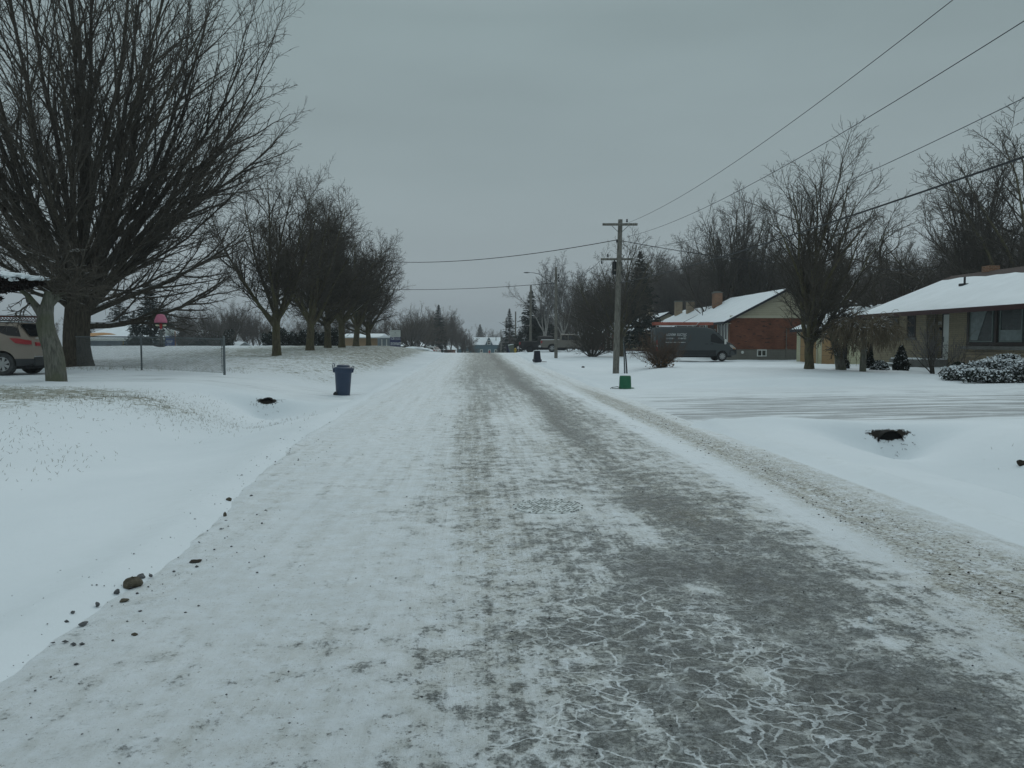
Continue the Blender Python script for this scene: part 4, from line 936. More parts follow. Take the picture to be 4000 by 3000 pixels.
#PART2
# ------------------------------------------------------------------ chain link fence
def fence():
    a = P(877, 1459, 24.6); b = P(554, 1449, 27.2); c = P(300, 1440, 29.4)
    for q in (a, b, c): q.z = Tz(q.x, q.y)
    o = empty('chain_link_fence', a, 0, 'low chain link fence with grey pipe posts beside the left driveway', 'fence'); h = 1.20
    for q, r in ((a, .038), (b, .030)):
        l = q - a; MB().tube([(l.x, l.y, l.z - .25), (l.x, l.y, l.z + h + .03)], r, 10).lathe([(r*1.15, 0), (r*1.15, .02), (.001, .04)], 10, 'z', (l.x, l.y, l.z + h + .03)).build('post', M['galv'], o, True)
    MB().tube([(0, 0, h - .03), (b.x - a.x, b.y - a.y, b.z - a.z + h - .03), (c.x - a.x, c.y - a.y, c.z - a.z + h - .03)], .021, 8).build('top_rail', M['galv'], o, True)
    MB().tube([(-.10, .08, .12), (-.10, .08, h - .06)], .010, 6).box(-.11, .0, -.01, .09, .3, .32).box(-.11, .0, -.01, .09, .85, .87).build('tension_bar', M['galv'], o)
    V = []; Q = []; n = 0
    mb = MB()
    for s, e in ((a, b), (b, c)):
        L = Vector((e.x - s.x, e.y - s.y, 0)).length; dx, dy = (e.x - s.x)/L, (e.y - s.y)/L; z0 = s.z - a.z; dz = (e.z - s.z)/L; ox, oy = s.x - a.x, s.y - a.y; st = .076; hh = h - .12
        k = -hh
        while k < L:
            for sg in (0, 1):
                x0, x1 = k, k + hh; zz0, zz1 = (0, hh) if sg == 0 else (hh, 0)
                if x0 < 0: zz0 += (zz1 - zz0)*(-x0)/hh; x0 = 0
                if x1 > L: zz1 -= (zz1 - zz0)*(x1 - L)/max(1e-6, x1 - x0); x1 = L
                if x1 - x0 > .01: mb.tube([(ox + dx*x0, oy + dy*x0, z0 + dz*x0 + .08 + zz0), (ox + dx*x1, oy + dy*x1, z0 + dz*x1 + .08 + zz1)], .0040, 3, False)
            k += st
    mb.tube([(0, 0, .09), (b.x - a.x, b.y - a.y, b.z - a.z + .07), (c.x - a.x, c.y - a.y, c.z - a.z + .08)], .004, 4)
    mb.build('wire_mesh', M['galv'], o)
fence()
# ------------------------------------------------------------------ poles and wires
def pole(px, d, h, lab, lean=0., r=.13, dz=0):
    b = at(px, d, dz); o = empty('utility_pole', b, 0, lab, 'utility pole', 'wooden utility poles along the right verge')
    MB().tube([(0, 0, -.4), (lean*.3, 0, h*.3), (lean, 0, h)], [r*1.08, r, r*.72], 14).build('shaft', M['pole'], o, True); return o, b
p1, b1_ = pole(2406, 37, 7.35, 'nearest wooden utility pole, with two crossarms and hanging transformers', .17, .145)
top = P(2420, 862, 37).z - b1_.z
def arm(o, b, px0, px1, py, d, t=.11, name='crossarm', py2=None, yo=-.19):
    a, c = P(px0, py, d), P(px1, py2 or py, d); a -= b; c -= b; mb = MB(); v = (c - a); n = Vector((0, 0, t/2)); w = Vector((-v.y, v.x, 0)).normalized()*.05; off = Vector((.0, yo, 0))
    a += off; c += off
    mb.add([a-n-w, c-n-w, c-n+w, a-n+w, a+n-w, c+n-w, c+n+w, a+n+w], [(0,3,2,1),(4,5,6,7),(0,1,5,4),(1,2,6,5),(2,3,7,6),(3,0,4,7)]); return mb.build(name, M['pole'], o, bevel=.008)
arm(p1, b1_, 2351, 2487, 879, 37); arm(p1, b1_, 2349, 2478, 1011, 37, .10, yo=.19)
def loc(px, py, d, b, y=0): q = P(px, py, d) - b; q.y += y; return q
for u, v in (((2387, 885), (2413, 908)), ((2452, 884), (2426, 908))): MB().tube([loc(*u, 37, b1_, -.22), loc(*v, 37, b1_, -.16)], .012, 6).build('brace', M['metal_dark'], p1)
def insulator(o, b, px, py, y=0, s=1, down=False):
    q = loc(px, py, 37, b, y); k = -1 if down else 1; MB().lathe([(.012, 0), (.012, .05*k*s), (.05*s, .06*k*s), (.045*s, .1*k*s), (.025*s, .12*k*s), (.045*s, .14*k*s), (.03*s, .19*k*s), (.001, .2*k*s)], 10, 'z', q).build('insulator', M['metal_dark'], o, True)
insulator(p1, b1_, 2446, 874, -.19); insulator(p1, b1_, 2377, 1006, .19); insulator(p1, b1_, 2353, 1015, .19, .9, True); insulator(p1, b1_, 2407, 953, -.18, 1.0)
for s_, x in ((-1, 2403), (1, 2426)):
    q = loc(x, 1072, 37, b1_, .26 if s_ > 0 else .20); MB().lathe([(.001, 0), (.11, .0), (.115, .03), (.115, .58), (.10, .62), (.03, .66), (.03, .72), (.001, .73)], 16, 'z', q).build('transformer', M['metal_dark'], p1, True)
arm(p1, b1_, 2400, 2434, 1055, 37, .07, 'bracket', yo=.12)
p2, b2_ = pole(2172, 67, 7.9, 'pale wooden pole carrying a long curved street lamp arm', -.02, .14)
q0, q1, q2, q3 = (P(*a, 67) - b2_ for a in ((2174, 1113), (2140, 1093), (2105, 1070), (2062, 1064)))
MB().tube([q0, q1, q2, (q2 + q3)/2 + Vector((0, 0, .03)), q3], [.035, .03, .026, .022, .02], 8).build('lamp_arm', M['cable_pale'], p2, True)
mb = MB(); lump(mb, q3 + Vector((-.1, 0, -.02)), (.28, .10, .05), 4, 12, 6, .05); mb.build('lamp_head', M['cable_pale'], p2, True)
for py in (1075, 1085, 1098): MB().cbox(loc(2181, py, 67, b2_, -.15), (.1, .1, .14)).build('insulator', M['metal_dark'], p2)
p3, b3_ = pole(2072, 97, 8.3, 'wooden pole rising behind the bed of the black pickup', .05, .16)
p4, b4_ = pole(2014, 131, 7.2, 'thin distant pole left of the black pickup', 0, .15)
p5, b5_ = pole(1977, 170, 8.6, 'distant pole with a short crossarm and slanted lamp arm', 0, .16)
arm(p5, b5_, 1962, 1990, 1259, 170, .14); MB().tube([P(1976, 1275, 170) - b5_, P(1950, 1259, 170) - b5_], .05, 6).build('lamp_arm', M['galv'], p5)
p6, b6_ = pole(1957, 200, 7.6, 'farthest pole, beside the right end of the teal house', 0, .16)
def wire(pts, r, lab, mat=None, name='overhead_wire', cat='wire'):
    o = MB().tube(pts, r, 5).build(name, mat or M['cable'], None); tag(o, lab, cat); return o
def fit(pix, X, r, lab, Y1, Y0=-12, mat=None):
    q = [onX(a, b, X) for a, b in pix]; ys = np.array([p.y for p in q]); zs = np.array([p.z for p in q]); co = np.polyfit(ys, zs, 2 if len(q) > 2 else 1)
    if co[0] < 0 or len(q) < 3: co = np.polyfit(ys, zs, 1); co = np.array([0, co[0], co[1]])
    Y = np.linspace(Y0, Y1, 40); return wire([(X, float(y), float(np.polyval(co, y))) for y in Y], r, lab, mat)
fit([(2465, 866), (2600, 800), (2992, 550), (3200, 400), (3720, 0)], b1_.x + .62, .007, 'topmost overhead wire, from the upper crossarm insulator out over the road side', 37)
fit([(2500, 912), (2600, 877), (3100, 629), (3491, 400), (4000, 81)], b1_.x + .95, .0075, 'second overhead wire, sloping just below the topmost one', 39)
fit([(2610, 955), (3332, 697), (3600, 580), (4000, 380)], b1_.x + 2.2, .008, 'third overhead wire, faint and pale, passing behind the lawn tree top', 41, mat=M['cable_pale'])
fit([(2458, 1097), (2816, 1006), (3236, 868), (3450, 801), (4000, 615)], b1_.x + .12, .016, 'thick dark communication cable, lowest and heaviest overhead line', 36.7)
def sagline(a, b, sag, r, lab, mat=None):
    wire([a.lerp(b, t) - Vector((0, 0, sag*4*t*(1 - t))) for t in np.linspace(0, 1, 24)], r, lab, mat)
sagline(P(2425, 940, 37), P(3660, 1050, 44), .45, .016, 'service line running from the near pole over the garage to the buff brick house')
sagline(P(2410, 937, 37), P(1250, 990, 66), .9, .020, 'twisted service cable crossing the sky above the road from the near pole')
sagline(P(2172, 1105, 67), P(1400, 1125, 88), .35, .024, 'lower service cable crossing the far road from the lamp pole')
sagline(P(2352, 1012, 37), P(2178, 1090, 67), .5, .010, 'thin wire linking the near pole with the lamp pole', M['cable_pale'])
sagline(P(2180, 1090, 67), P(2074, 1160, 97), .5, .012, 'thin wire between the lamp pole and the pole behind the pickup', M['cable_pale'])
sagline(P(2074, 1235, 97), P(2140, 1225, 104), .6, .014, 'short slack wire from the pole behind the pickup to the birches', M['cable_pale'])
sagline(P(2830, 1180, 62.3), P(2620, 1216, 84), .1, .012, 'thin wire lying low over the snowy roof of the brick house', M['cable'])
# ------------------------------------------------------------------ culverts, manhole cover
def culvert(X, Y, Z, r, lab, tilt=0):
    o = empty('culvert_pipe', (X, Y, Z), 0, lab, 'pipe')
    n = 22; mb = MB(); prof = []
    for k in range(6): prof += [(r*(1.0 + .03*(k % 2)), k*.05)]
    for k in range(5, -1, -1): prof += [(r*(.93 + .03*(k % 2)), k*.05)]
    mb.lathe(prof, n, 'y'); mb.f = [f for f in mb.f if len(f) == 4]; mb.build('pipe_wall', M['pipe'], o, True)
    MB().lathe([(.001, .05), (r*.925, .045), (r*.925, .09), (.001, .1)], n, 'y').build('shade_disc', plain('culvert_dark', (.004, .004, .004), 1), o)  # black disc standing in for the shade deep inside the pipe
    rs = np.random.RandomState(int(abs(X)*10)); return o
c1 = Vector((7.52, 13.42, -.33)); culvert(c1.x, c1.y, c1.z, .25, 'black culvert pipe mouth in the snowy bank below the right parking area')
c2 = Vector((-5.25, 19.76, -.10)); culvert(c2.x, c2.y, c2.z, .20, 'dark culvert pipe mouth beside the ditch in front of the left driveway')
def mouth_grass(c, w, n, seed, lab):
    rs = np.random.RandomState(seed); x = c.x + rs.uniform(-w, w, n); y = c.y + rs.uniform(-.15, .3, n); z = T(x, y)
    st = np.stack([x, y, z - .02], -1); dr = rs.normal(size=(n, 3))*.7 + np.array([0, -.5, .6]); p, r = grow(rs, st, dr, .03 + .07*rs.rand(n), np.full(n, .006), np.full(n, .002), 3, 0, .2, .5)
    v, f = tubes([(p, r, 3)]); tag(obj('grass_tuft', npmesh('tuft', v, f), M['soil']), lab, 'grass', kind='stuff')
mouth_grass(c1 - Vector((0, .12, 0)), .5, 60, 3, 'dark weeds round the right culvert mouth'); mouth_grass(c2 - Vector((0, .12, 0)), .4, 50, 4, 'dark weeds round the left culvert mouth')
def manhole():
    g = P(2140, 1981, 7.05); z = float(zroad(g.y)) + .004; o = empty('manhole_cover', (g.x, g.y, z), 0, 'round studded manhole cover half hidden by packed snow in the road', 'manhole cover')
    t = NT('cover_snow').set(.7); t.col(t.mix(t.mr(t.noise(14, 8, .8), .42, .56), (.30, .32, .31), (.60, .65, .66))); MB().lathe([(.001, .006), (.31, .006), (.325, .0)], 40).build('disc', t.m, o)
    mb = MB(); R_ = random.Random(3)
    for i in range(-9, 10):
        for j in range(-9, 10):
            x, y = i*.034 + (j % 2)*.017, j*.034
            if x*x + y*y < .285**2 and R_.random() < .62: mb.cbox((x, y, .008), (.020*R_.uniform(.6, 1.2), .010*R_.uniform(.6, 1.3), .006))
    mb.build('studs', plain('cast_iron', (.30, .32, .31), .8), o)
    mb = MB()
    for k in range(60):
        if R_.random() < .42: a = k/60*6.28; mb.cbox((.318*math.cos(a), .318*math.sin(a), .006), (.018, .012, .008))
    mb.build('rim', plain('cast_rim', (.26, .27, .265), .8), o)
manhole()
# ------------------------------------------------------------------ stones and clods on the verge
ST = [(520, 2300, 74, 'stone', 'largest brown stone lying on the left road edge', (1, .7, .58)), (548, 2257, 42, 'stone_grey', 'wedge-shaped grey clod just behind the largest stone', (1, .7, .45)), (590, 2262, 18, 'stone_grey', 'small grey clod right of the wedge-shaped one', (1, .8, .6)),
      (458, 2322, 22, 'stone_grey', 'small cube-like grey stone left of the largest stone', (1, .9, .8)), (380, 2372, 20, 'stone_grey', 'rounded grey clod two steps left of the largest stone', (1, .9, .8)), (484, 2374, 34, 'stone', 'flat brown clod below the largest stone', (1, .7, .4)),
      (284, 2395, 16, 'stone_grey', 'dark little stone out on the smooth snow', (1, .8, .7)), (895, 1955, 27, 'stone', 'oblong brown stone on the verge halfway to the blue bin', (1, .6, .6)), (982, 1957, 15, 'stone_grey', 'small clod right of the oblong brown stone', (1, .8, .7)),
      (879, 2028, 20, 'stone', 'upright brown stone below the oblong one', (.8, .7, 1.1)), (1290, 1655, 15, 'stone_grey', 'twiggy clod on the snow nearest the blue bin', (1, .8, .6)), (325, 2461, 36, 'stone_grey', 'low dark clod of frozen slush near the road edge', (1, .8, .3)), (527, 2518, 24, 'stone', 'ragged brown clod inside the road, closest to the camera', (1, .8, .5)),
      (3398, 2462, 24, 'snow', 'round snowball sitting on the dark icy road', (1, .9, .9)), (2277, 1436, 15, 'rubber', 'black lump lying on the lawn left of the green bin', (1, .8, .5)), (2622, 1432, 8, 'stone', 'small dark clod beside the reddish shrub', (1, .8, .5)), (765, 2218, 46, 'soil', 'flat patch of torn dark soil clods on the road edge', (1, .9, .12)), (3990, 1815, 34, 'soil', 'dark frozen clod poking from the ditch bank', (1, .8, .6))]
for i, (px, py, w, mt, lab, sh) in enumerate(ST):
    g = G(px, py); k = (g - Vector((0, 0, H))).length/3000*w/2*.88
    if g.x > -2.2 and g.x < 4: g.z = float(zroad(g.y))
    mb = MB(); lump(mb, (0, 0, 0), (k*sh[0], k*sh[1], k*sh[2]), 40 + i, 14, 9, .30); o = mb.build('stone' if mt != 'snow' else 'snowball', M[mt], None, mt == 'snow')
    o.location = (g.x, g.y, g.z + k*sh[2]*.55); o.rotation_euler = (0, 0, i*1.3); tag(o, lab, 'stone' if mt != 'snow' else 'snowball')
def scatter(n, seed, region, size, mat, name, lab):
    rs = np.random.RandomState(seed); x, y = region(rs, n); z = np.where((x - eoff(y) > -2.9) & (x < 4.1), zroad(y) + .002, T(x, y)); n = len(x)
    oc = np.array([(1,0,0),(-1,0,0),(0,1,0),(0,-1,0),(0,0,1),(0,0,-1)], float); tri = np.array([(0,2,4),(2,1,4),(1,3,4),(3,0,4),(2,0,5),(1,2,5),(3,1,5),(0,3,5)])
    s = size*(.35 + 1.2*rs.rand(n, 1, 1)**3); v = oc[None]*s*(.6 + .8*rs.rand(n, 6, 1))*np.array([1, 1, .6]) + np.stack([x, y, z], -1)[:, None]
    q = (tri[None] + (np.arange(n)*6)[:, None, None]).reshape(-1, 3); tag(obj(name, npmesh(name, v.reshape(-1, 3), None, q), mat), lab, 'gravel', kind='stuff')
scatter(1500, 4, lambda rs, n: (rs.uniform(-3.0, 4.0, n), 2.5 + 14*rs.rand(n)**1.5), .0055, M['stone_grey'], 'gravel', 'loose dark grit scattered over the icy road')
scatter(260, 5, lambda rs, n: (lambda y: (-2.75 + eoff(y) + rs.normal(size=n)*.22, y))(3 + 11*rs.rand(n)), .010, M['stone_grey'], 'gravel', 'pebbles along the left road edge')
scatter(600, 6, lambda rs, n: (lambda y: (3.6 - .055*np.clip(11 - y, 0, 9) + rs.normal(size=n)*.28, y))(3 + 13*rs.rand(n)), .008, M['soil'], 'gravel', 'soil crumbs along the right wheel track')
def grass():
    rs = np.random.RandomState(77); parts = []
    def patch(n, fx, fy, h):
        x, y = fx(n), fy(n); parts.append((x, y, h*(.5 + rs.rand(n))))
    patch(1500, lambda n: -6.7 + rs.normal(size=n)*1.3, lambda n: 16.6 + rs.normal(size=n)*1.2, .06)
    patch(1500, lambda n: rs.uniform(-15, -6, n), lambda n: rs.uniform(10, 19.5, n), .055)
    patch(1100, lambda n: -5.2 - rs.rand(n)*3.5, lambda n: rs.uniform(5, 12, n), .05)
    patch(350, lambda n: rs.uniform(-15, -8, n), lambda n: 27.2 + rs.rand(n)*1.6 - 0*rs.rand(n), .16)
    patch(60, lambda n: rs.uniform(7.5, 11, n), lambda n: rs.uniform(7, 12, n), .07)
    x = np.concatenate([p[0] for p in parts]); y = np.concatenate([p[1] for p in parts]); h = np.concatenate([p[2] for p in parts])
    k = (drive_l(x, y) < .05); x, y, h = x[k], y[k], h[k]; n = len(x)
    p, r = grow(rs, np.stack([x, y, T(x, y) - .01], -1), rs.normal(size=(n, 3))*.45 + np.array([0, 0, 1]), h, np.full(n, .0035), np.full(n, .001), 3, 0, .15, .3)
    v, f = tubes([(p, r, 3)]); tag(obj('grass', npmesh('grass', v, f), M['grass']), 'dry grass blades poking through thin snow on the left verge', 'grass', kind='stuff')
grass()
# ------------------------------------------------------------------ bins
def blue_bin():
    g = P(1340, 1543, 22.0); g.z = Tz(g.x, g.y) if abs(g.x) > 3 else 0; o = empty('wheeled_bin', (g.x, g.y, g.z + .005), .12, 'dark blue round wheeled rubbish bin with lid and looped handles at the left road edge', 'bin', tilt=(0, .02)); s = .5
    MB().lathe([(.001, 0), (.185, 0), (.195, .02), (.235, .66), (.238, .67), (.252, .672), (.258, .74), (.258, .80), (.001, .80)], 36).build('body', M['bin_blue'], o, True)
    MB().lathe([(.268, .775), (.275, .78), (.275, .81), (.262, .822), (.20, .838), (.185, .85), (.178, .885), (.155, .895), (.10, .905), (.001, .908)], 36).build('lid', M['bin_blue'], o, True)
    for k, (sx, t) in enumerate(((-1, .05), (1, -.02))):
        x = .262*sx; MB().tube([(x, 0, .68), (x + .025*sx, 0, .76), (x + .035*sx, 0, .83 + t), (x + .035*sx, 0, .88 + t), (x - .0*sx, 0, .89 + t), (x - .025*sx, 0, .86 + t), (x - .01*sx, 0, .81 + t*.6)], .012, 8).cbox((x + .005*sx, 0, .74), (.04, .11, .10)).build('handle', M['bin_blue'], o)
    for yy in (-.12, .12):
        MB().lathe([(.001, -.02), (.06, -.02), (.065, -.012), (.065, .012), (.06, .02), (.001, .02)], 16, 'y', (-.205, yy, .062)).build('wheel', M['plastic_dark'], o, True)
    MB().cbox((-.17, 0, .08), (.07, .22, .07)).build('axle_block', M['plastic_dark'], o)
blue_bin()
def green_bin():
    g = P(2442, 1512, 25.4); z = Tz(g.x, g.y); o = empty('green_bin', (g.x, g.y, z), 0, 'green tub standing upside down on the snow beside the near utility pole', 'bin')
    MB().lathe([(.205, .0), (.212, .005), (.212, .03), (.203, .04), (.188, .385), (.178, .40), (.178, .425), (.172, .43), (.001, .43)], 32).build('body', M['bin_green'], o, True)
    mb = MB(); lump(mb, (.2, .02, .02), (.11, .10, .025), 3, 12, 6, .1); lump(mb, (-.02, -.19, .015), (.12, .05, .02), 5, 12, 6, .1); mb.build('rim_flap', M['bin_green'], o, True)
    MB().tube([(-.2, 0, .05), (-.26, -.02, .07), (-.36, -.05, .055), (-.43, -.05, .05), (-.46, -.1, .02), (-.36, -.12, .012), (-.26, -.10, .02), (-.2, -.05, .03)], .011, 6).tube([(-.43, -.06, .05), (-.48, -.08, .03), (-.50, -.05, .012)], .012, 6).build('handle', M['metal_dark'], o)
green_bin()
def stakes():
    a = P(2450, 1462, 35.0); b0 = Vector((a.x, a.y, Tz(a.x, a.y))); o = empty('guy_guard', b0, 0, 'pair of grey leaning metal stakes standing right of the near utility pole', 'stake'); q = P(2436, 1333, 35.0) - b0; w = P(2441, 1462, 35) - b0
    MB().tube([(0, 0, -.2), (-.05, .02, .6), q + Vector((.02, 0, 0))], [.035, .032, .02], 8).build('stake', M['metal_dark'], o); MB().tube([(w.x, 0, -.2), (w.x - .03, 0, .6), q], [.04, .035, .02], 8).build('stake', M['galv'], o)
stakes()
def wheelie(px, py, d, w, h, mat, lab, tilt=0, flip=True, lid=None, name='rubbish_bin'):
    g = P(px, py, d); z = Tz(g.x, g.y); o = empty(name, (g.x, g.y, z), .2, lab, 'bin', tilt=(0, tilt)); a, b = (w*.5, w*.36) if flip else (w*.38, w*.5)
    mb = MB(); mb.add([(-a,-a,0),(a,-a,0),(a,a,0),(-a,a,0),(-b,-b,h),(b,-b,h),(b,b,h),(-b,b,h)], [(0,3,2,1),(4,5,6,7),(0,1,5,4),(1,2,6,5),(2,3,7,6),(3,0,4,7)]); mb.build('body', mat, o, bevel=.03)
    if flip: MB().box(-a*1.12, a*1.12, -a*1.12, a*1.12, h*.1, h*.26).build('rim', mat, o, bevel=.015)
    if lid == 'disc': MB().lathe([(.001, .03), (.2, .04), (.27, .02), (.28, .0), (.001, 0)], 20, 'z', (w*.95, .1, .015)).build('lid', mat, o, True)
    if lid == 'snow': MB().box(-b*1.1, b*1.1, -b*1.1, b*1.1, h, h + .05).build('lid', mat, o); MB().box(-b, b, -b, b, h + .051, h + .12).build('snow_cap', M['snow'], o, bevel=.03)
    return o
wheelie(2098, 1411, 51.5, .46, .78, M['bin_black'], 'black bin turned upside down on the snow with its lid beside it', 0, True, 'disc')
wheelie(2001, 1374, 98, .62, 1.0, M['bin_grey'], 'leaning grey-green bin with snow on its lid, left of the black pickup', -.18, False, 'snow')
wheelie(1984, 1372, 100, .55, 1.05, M['bin_black'], 'dark upright bin left of the leaning grey-green one', 0, False)
wheelie(1992, 1373, 99, .3, .55, M['sign_blue'], 'small blue box squeezed between the far bins', 0, False)
def hydrant():
    p = at(2013, 97); o = empty('fire_hydrant', p, 0, 'small yellow hydrant right of the leaning grey-green bin', 'hydrant')
    MB().lathe([(.001, 0), (.16, 0), (.16, .05), (.11, .06), (.11, .45), (.14, .47), (.14, .5), (.10, .56), (.05, .61), (.03, .66), (.001, .66)], 16).build('barrel', M['yellow'], o, True)
    MB().lathe([(.001, -.2), (.055, -.2), (.055, .2), (.001, .2)], 12, 'x', (0, 0, .36)).lathe([(.001, -.18), (.07, -.18), (.07, 0), (.001, 0)], 12, 'y', (0, 0, .34)).build('outlet', M['yellow'], o)
hydrant()
# ------------------------------------------------------------------ bird feeder
def feeder():
    d = 24.6; c = P(628, 1258, d); o = empty('bird_feeder', c, 0, 'hanging bird feeder with pink domed roof and dark tray under the big maple limbs', 'bird feeder'); k = d/3000
    MB().lathe([(.19, -.02), (.195, .01), (.188, .06), (.15, .16), (.11, .23), (.05, .25), (.001, .255)], 12).build('roof', M['pink'], o)
    MB().lathe([(.17, -.05), (.17, -.022), (.001, -.021)], 12).build('baffle', M['plastic_dark'], o)
    MB().lathe([(.001, -.24), (.02, -.235), (.045, -.13), (.045, -.05), (.001, -.05)], 12).build('core', M['red'], o)
    for s_ in (-1, 1):
        mb = MB(); lump(mb, (s_*.11, 0, -.10), (.065, .03, .032), 3, 10, 6, .1); mb.build('perch_flower', M['cream'], o, True)
    t = NT('feeder_tube').set(.2, 0, .5); t.col((.14, .15, .15)); t.b.inputs['Transmission Weight'].default_value = .6; MB().lathe([(.05, -.76), (.055, -.70), (.05, -.3), (.04, -.24)], 14).build('seed_tube', t.m, o, True)
    r = MB().lathe([(.001, -.80), (.12, -.79), (.20, -.755), (.215, -.75), (.12, -.775), (.001, -.782)], 20).build('tray', M['red'], o, True); r.rotation_euler = (0, .07, 0); r.data.materials[0] = M['plastic_dark']
    MB().tube([(0, 0, .25), (.01, 0, .6), (.02, .05, 1.6), (0, .1, 2.2)], .005, 4).build('hanger', M['metal_dark'], o)
feeder()
# ------------------------------------------------------------------ developer signs
def sign(px0, px1, py0, py1, d, lab, col, post):
    a, b = P(px0, py0, d), P(px1, py0, d); w = (b - a).length; h = P(px0, py0, d).z - P(px0, py1, d).z; z0 = P(px0, py1, d).z; g = Tz(a.x, a.y)
    o = empty('development_sign', (a.x, a.y, z0), -YAW + .03, lab, 'sign', 'development advertising signs')
    MB().box(0, w, 0, .06, h*.645, h).build('upper_panel', M['sign_white'], o); MB().box(0, w, 0, .06, 0, h*.643).build('lower_panel', col, o)
    for x in (.08*w, .92*w) if not post else (.08*w, 1.03*w): MB().box(x - .05, x + .05, .062, .16, min(-.3, g - z0 - .4), h + (.0 if not post else -.1)).build('post', M['wood_post'], o)
    def tx(t, s, x, z, m=M['letter'], al='LEFT', bold=0):
        q = obj('lettering', text_mesh(t, s, al, .004, bold), m, o); q.rotation_euler = (D2R(90), 0, 0); q.location = (x*w, -.008, z*h); return q
    u = h/2.4
    tx('13', .46*u, .03, .50, bold=.008); tx('EXCLUSIVE', .15*u, .38, .585, M['letter_dim']); tx('DETACHED', .15*u, .38, .535, M['letter_dim']); tx('RESIDENCES', .15*u, .38, .485, M['letter_dim'])
    tx('BUNGALOW', .235*u*w/1.25, .06, .295, bold=.006); tx('& 2-STOREY', .235*u*w/1.25, .06, .215, bold=.006); tx('WWW.AVRALDEEP.COM', .10*u*w/1.2, .10, .135, M['letter_dim'])
    tx('STORY', .10*u, .42, .06, M['letter_dim']); MB().box(.27*w, .35*w, -.008, -.001, .055*h, .10*h).build('emblem', M['letter'], o)
    mb = MB(); mb.box(.08*w, .92*w, -.006, -.001, .925*h, .935*h); mb.box(.15*w, .85*w, -.006, -.001, .745*h, .750*h); mb.box(.2*w, .8*w, -.006, -.001, .72*h, .724*h)
    mb.prism([(.43*w, .845*h), (.58*w, .845*h), (.54*w, .885*h), (.50*w, .895*h), (.46*w, .875*h)], 'y', -.006, -.001)
    mb.prism([(.12*w, .84*h), (.3*w, .815*h), (.5*w, .80*h), (.72*w, .81*h), (.86*w, .825*h), (.72*w, .802*h), (.5*w, .792*h), (.3*w, .807*h)], 'y', -.006, -.001); mb.build('emblem', M['sign_grey'], o)
sign(1523, 1564, 1290, 1364, 93, 'white and navy development sign right of the row of maples', M['sign_navy'], False)
sign(645, 680, 1289, 1352, 77, 'white and blue development sign seen past the bird feeder', M['sign_blue'], True)
#PART3
# ------------------------------------------------------------------ houses
def window(parent, mat_f, X=None, Y=None, a0=0, a1=1, z0=0, z1=1, bars=(), hb=(), fw=.06, pane=None, glass=None, out=.05):
    """window on a wall facing -X (X given) or -Y (Y given)"""
    mb = MB()
    def bx(p0, p1, q0, q1, t0, t1, m):
        if X is not None: m.box(X - t1, X - t0, p0, p1, q0, q1)
        else: m.box(p0, p1, Y - t1, Y - t0, q0, q1)
    bx(a0, a1, z1 - fw, z1, .002, out, mb); bx(a0, a1, z0, z0 + fw, .002, out, mb); bx(a0, a0 + fw, z0 + fw, z1 - fw, .002, out, mb); bx(a1 - fw, a1, z0 + fw, z1 - fw, .002, out, mb)
    for b in bars: c = a0 + (a1 - a0)*b; bx(c - fw/2, c + fw/2, z0 + fw, z1 - fw, .002, out - .006, mb)
    for b in hb: c = z0 + (z1 - z0)*b; bx(a0 + fw, a1 - fw, c - fw*.4, c + fw*.4, .002, out - .012, mb)
    f = mb.build('window', mat_f, parent); g = MB(); bx(a0 + fw*.5, a1 - fw*.5, z0 + fw*.5, z1 - fw*.5, .003, out*.45, g); g.build('pane', glass or M['glass'], f); return f
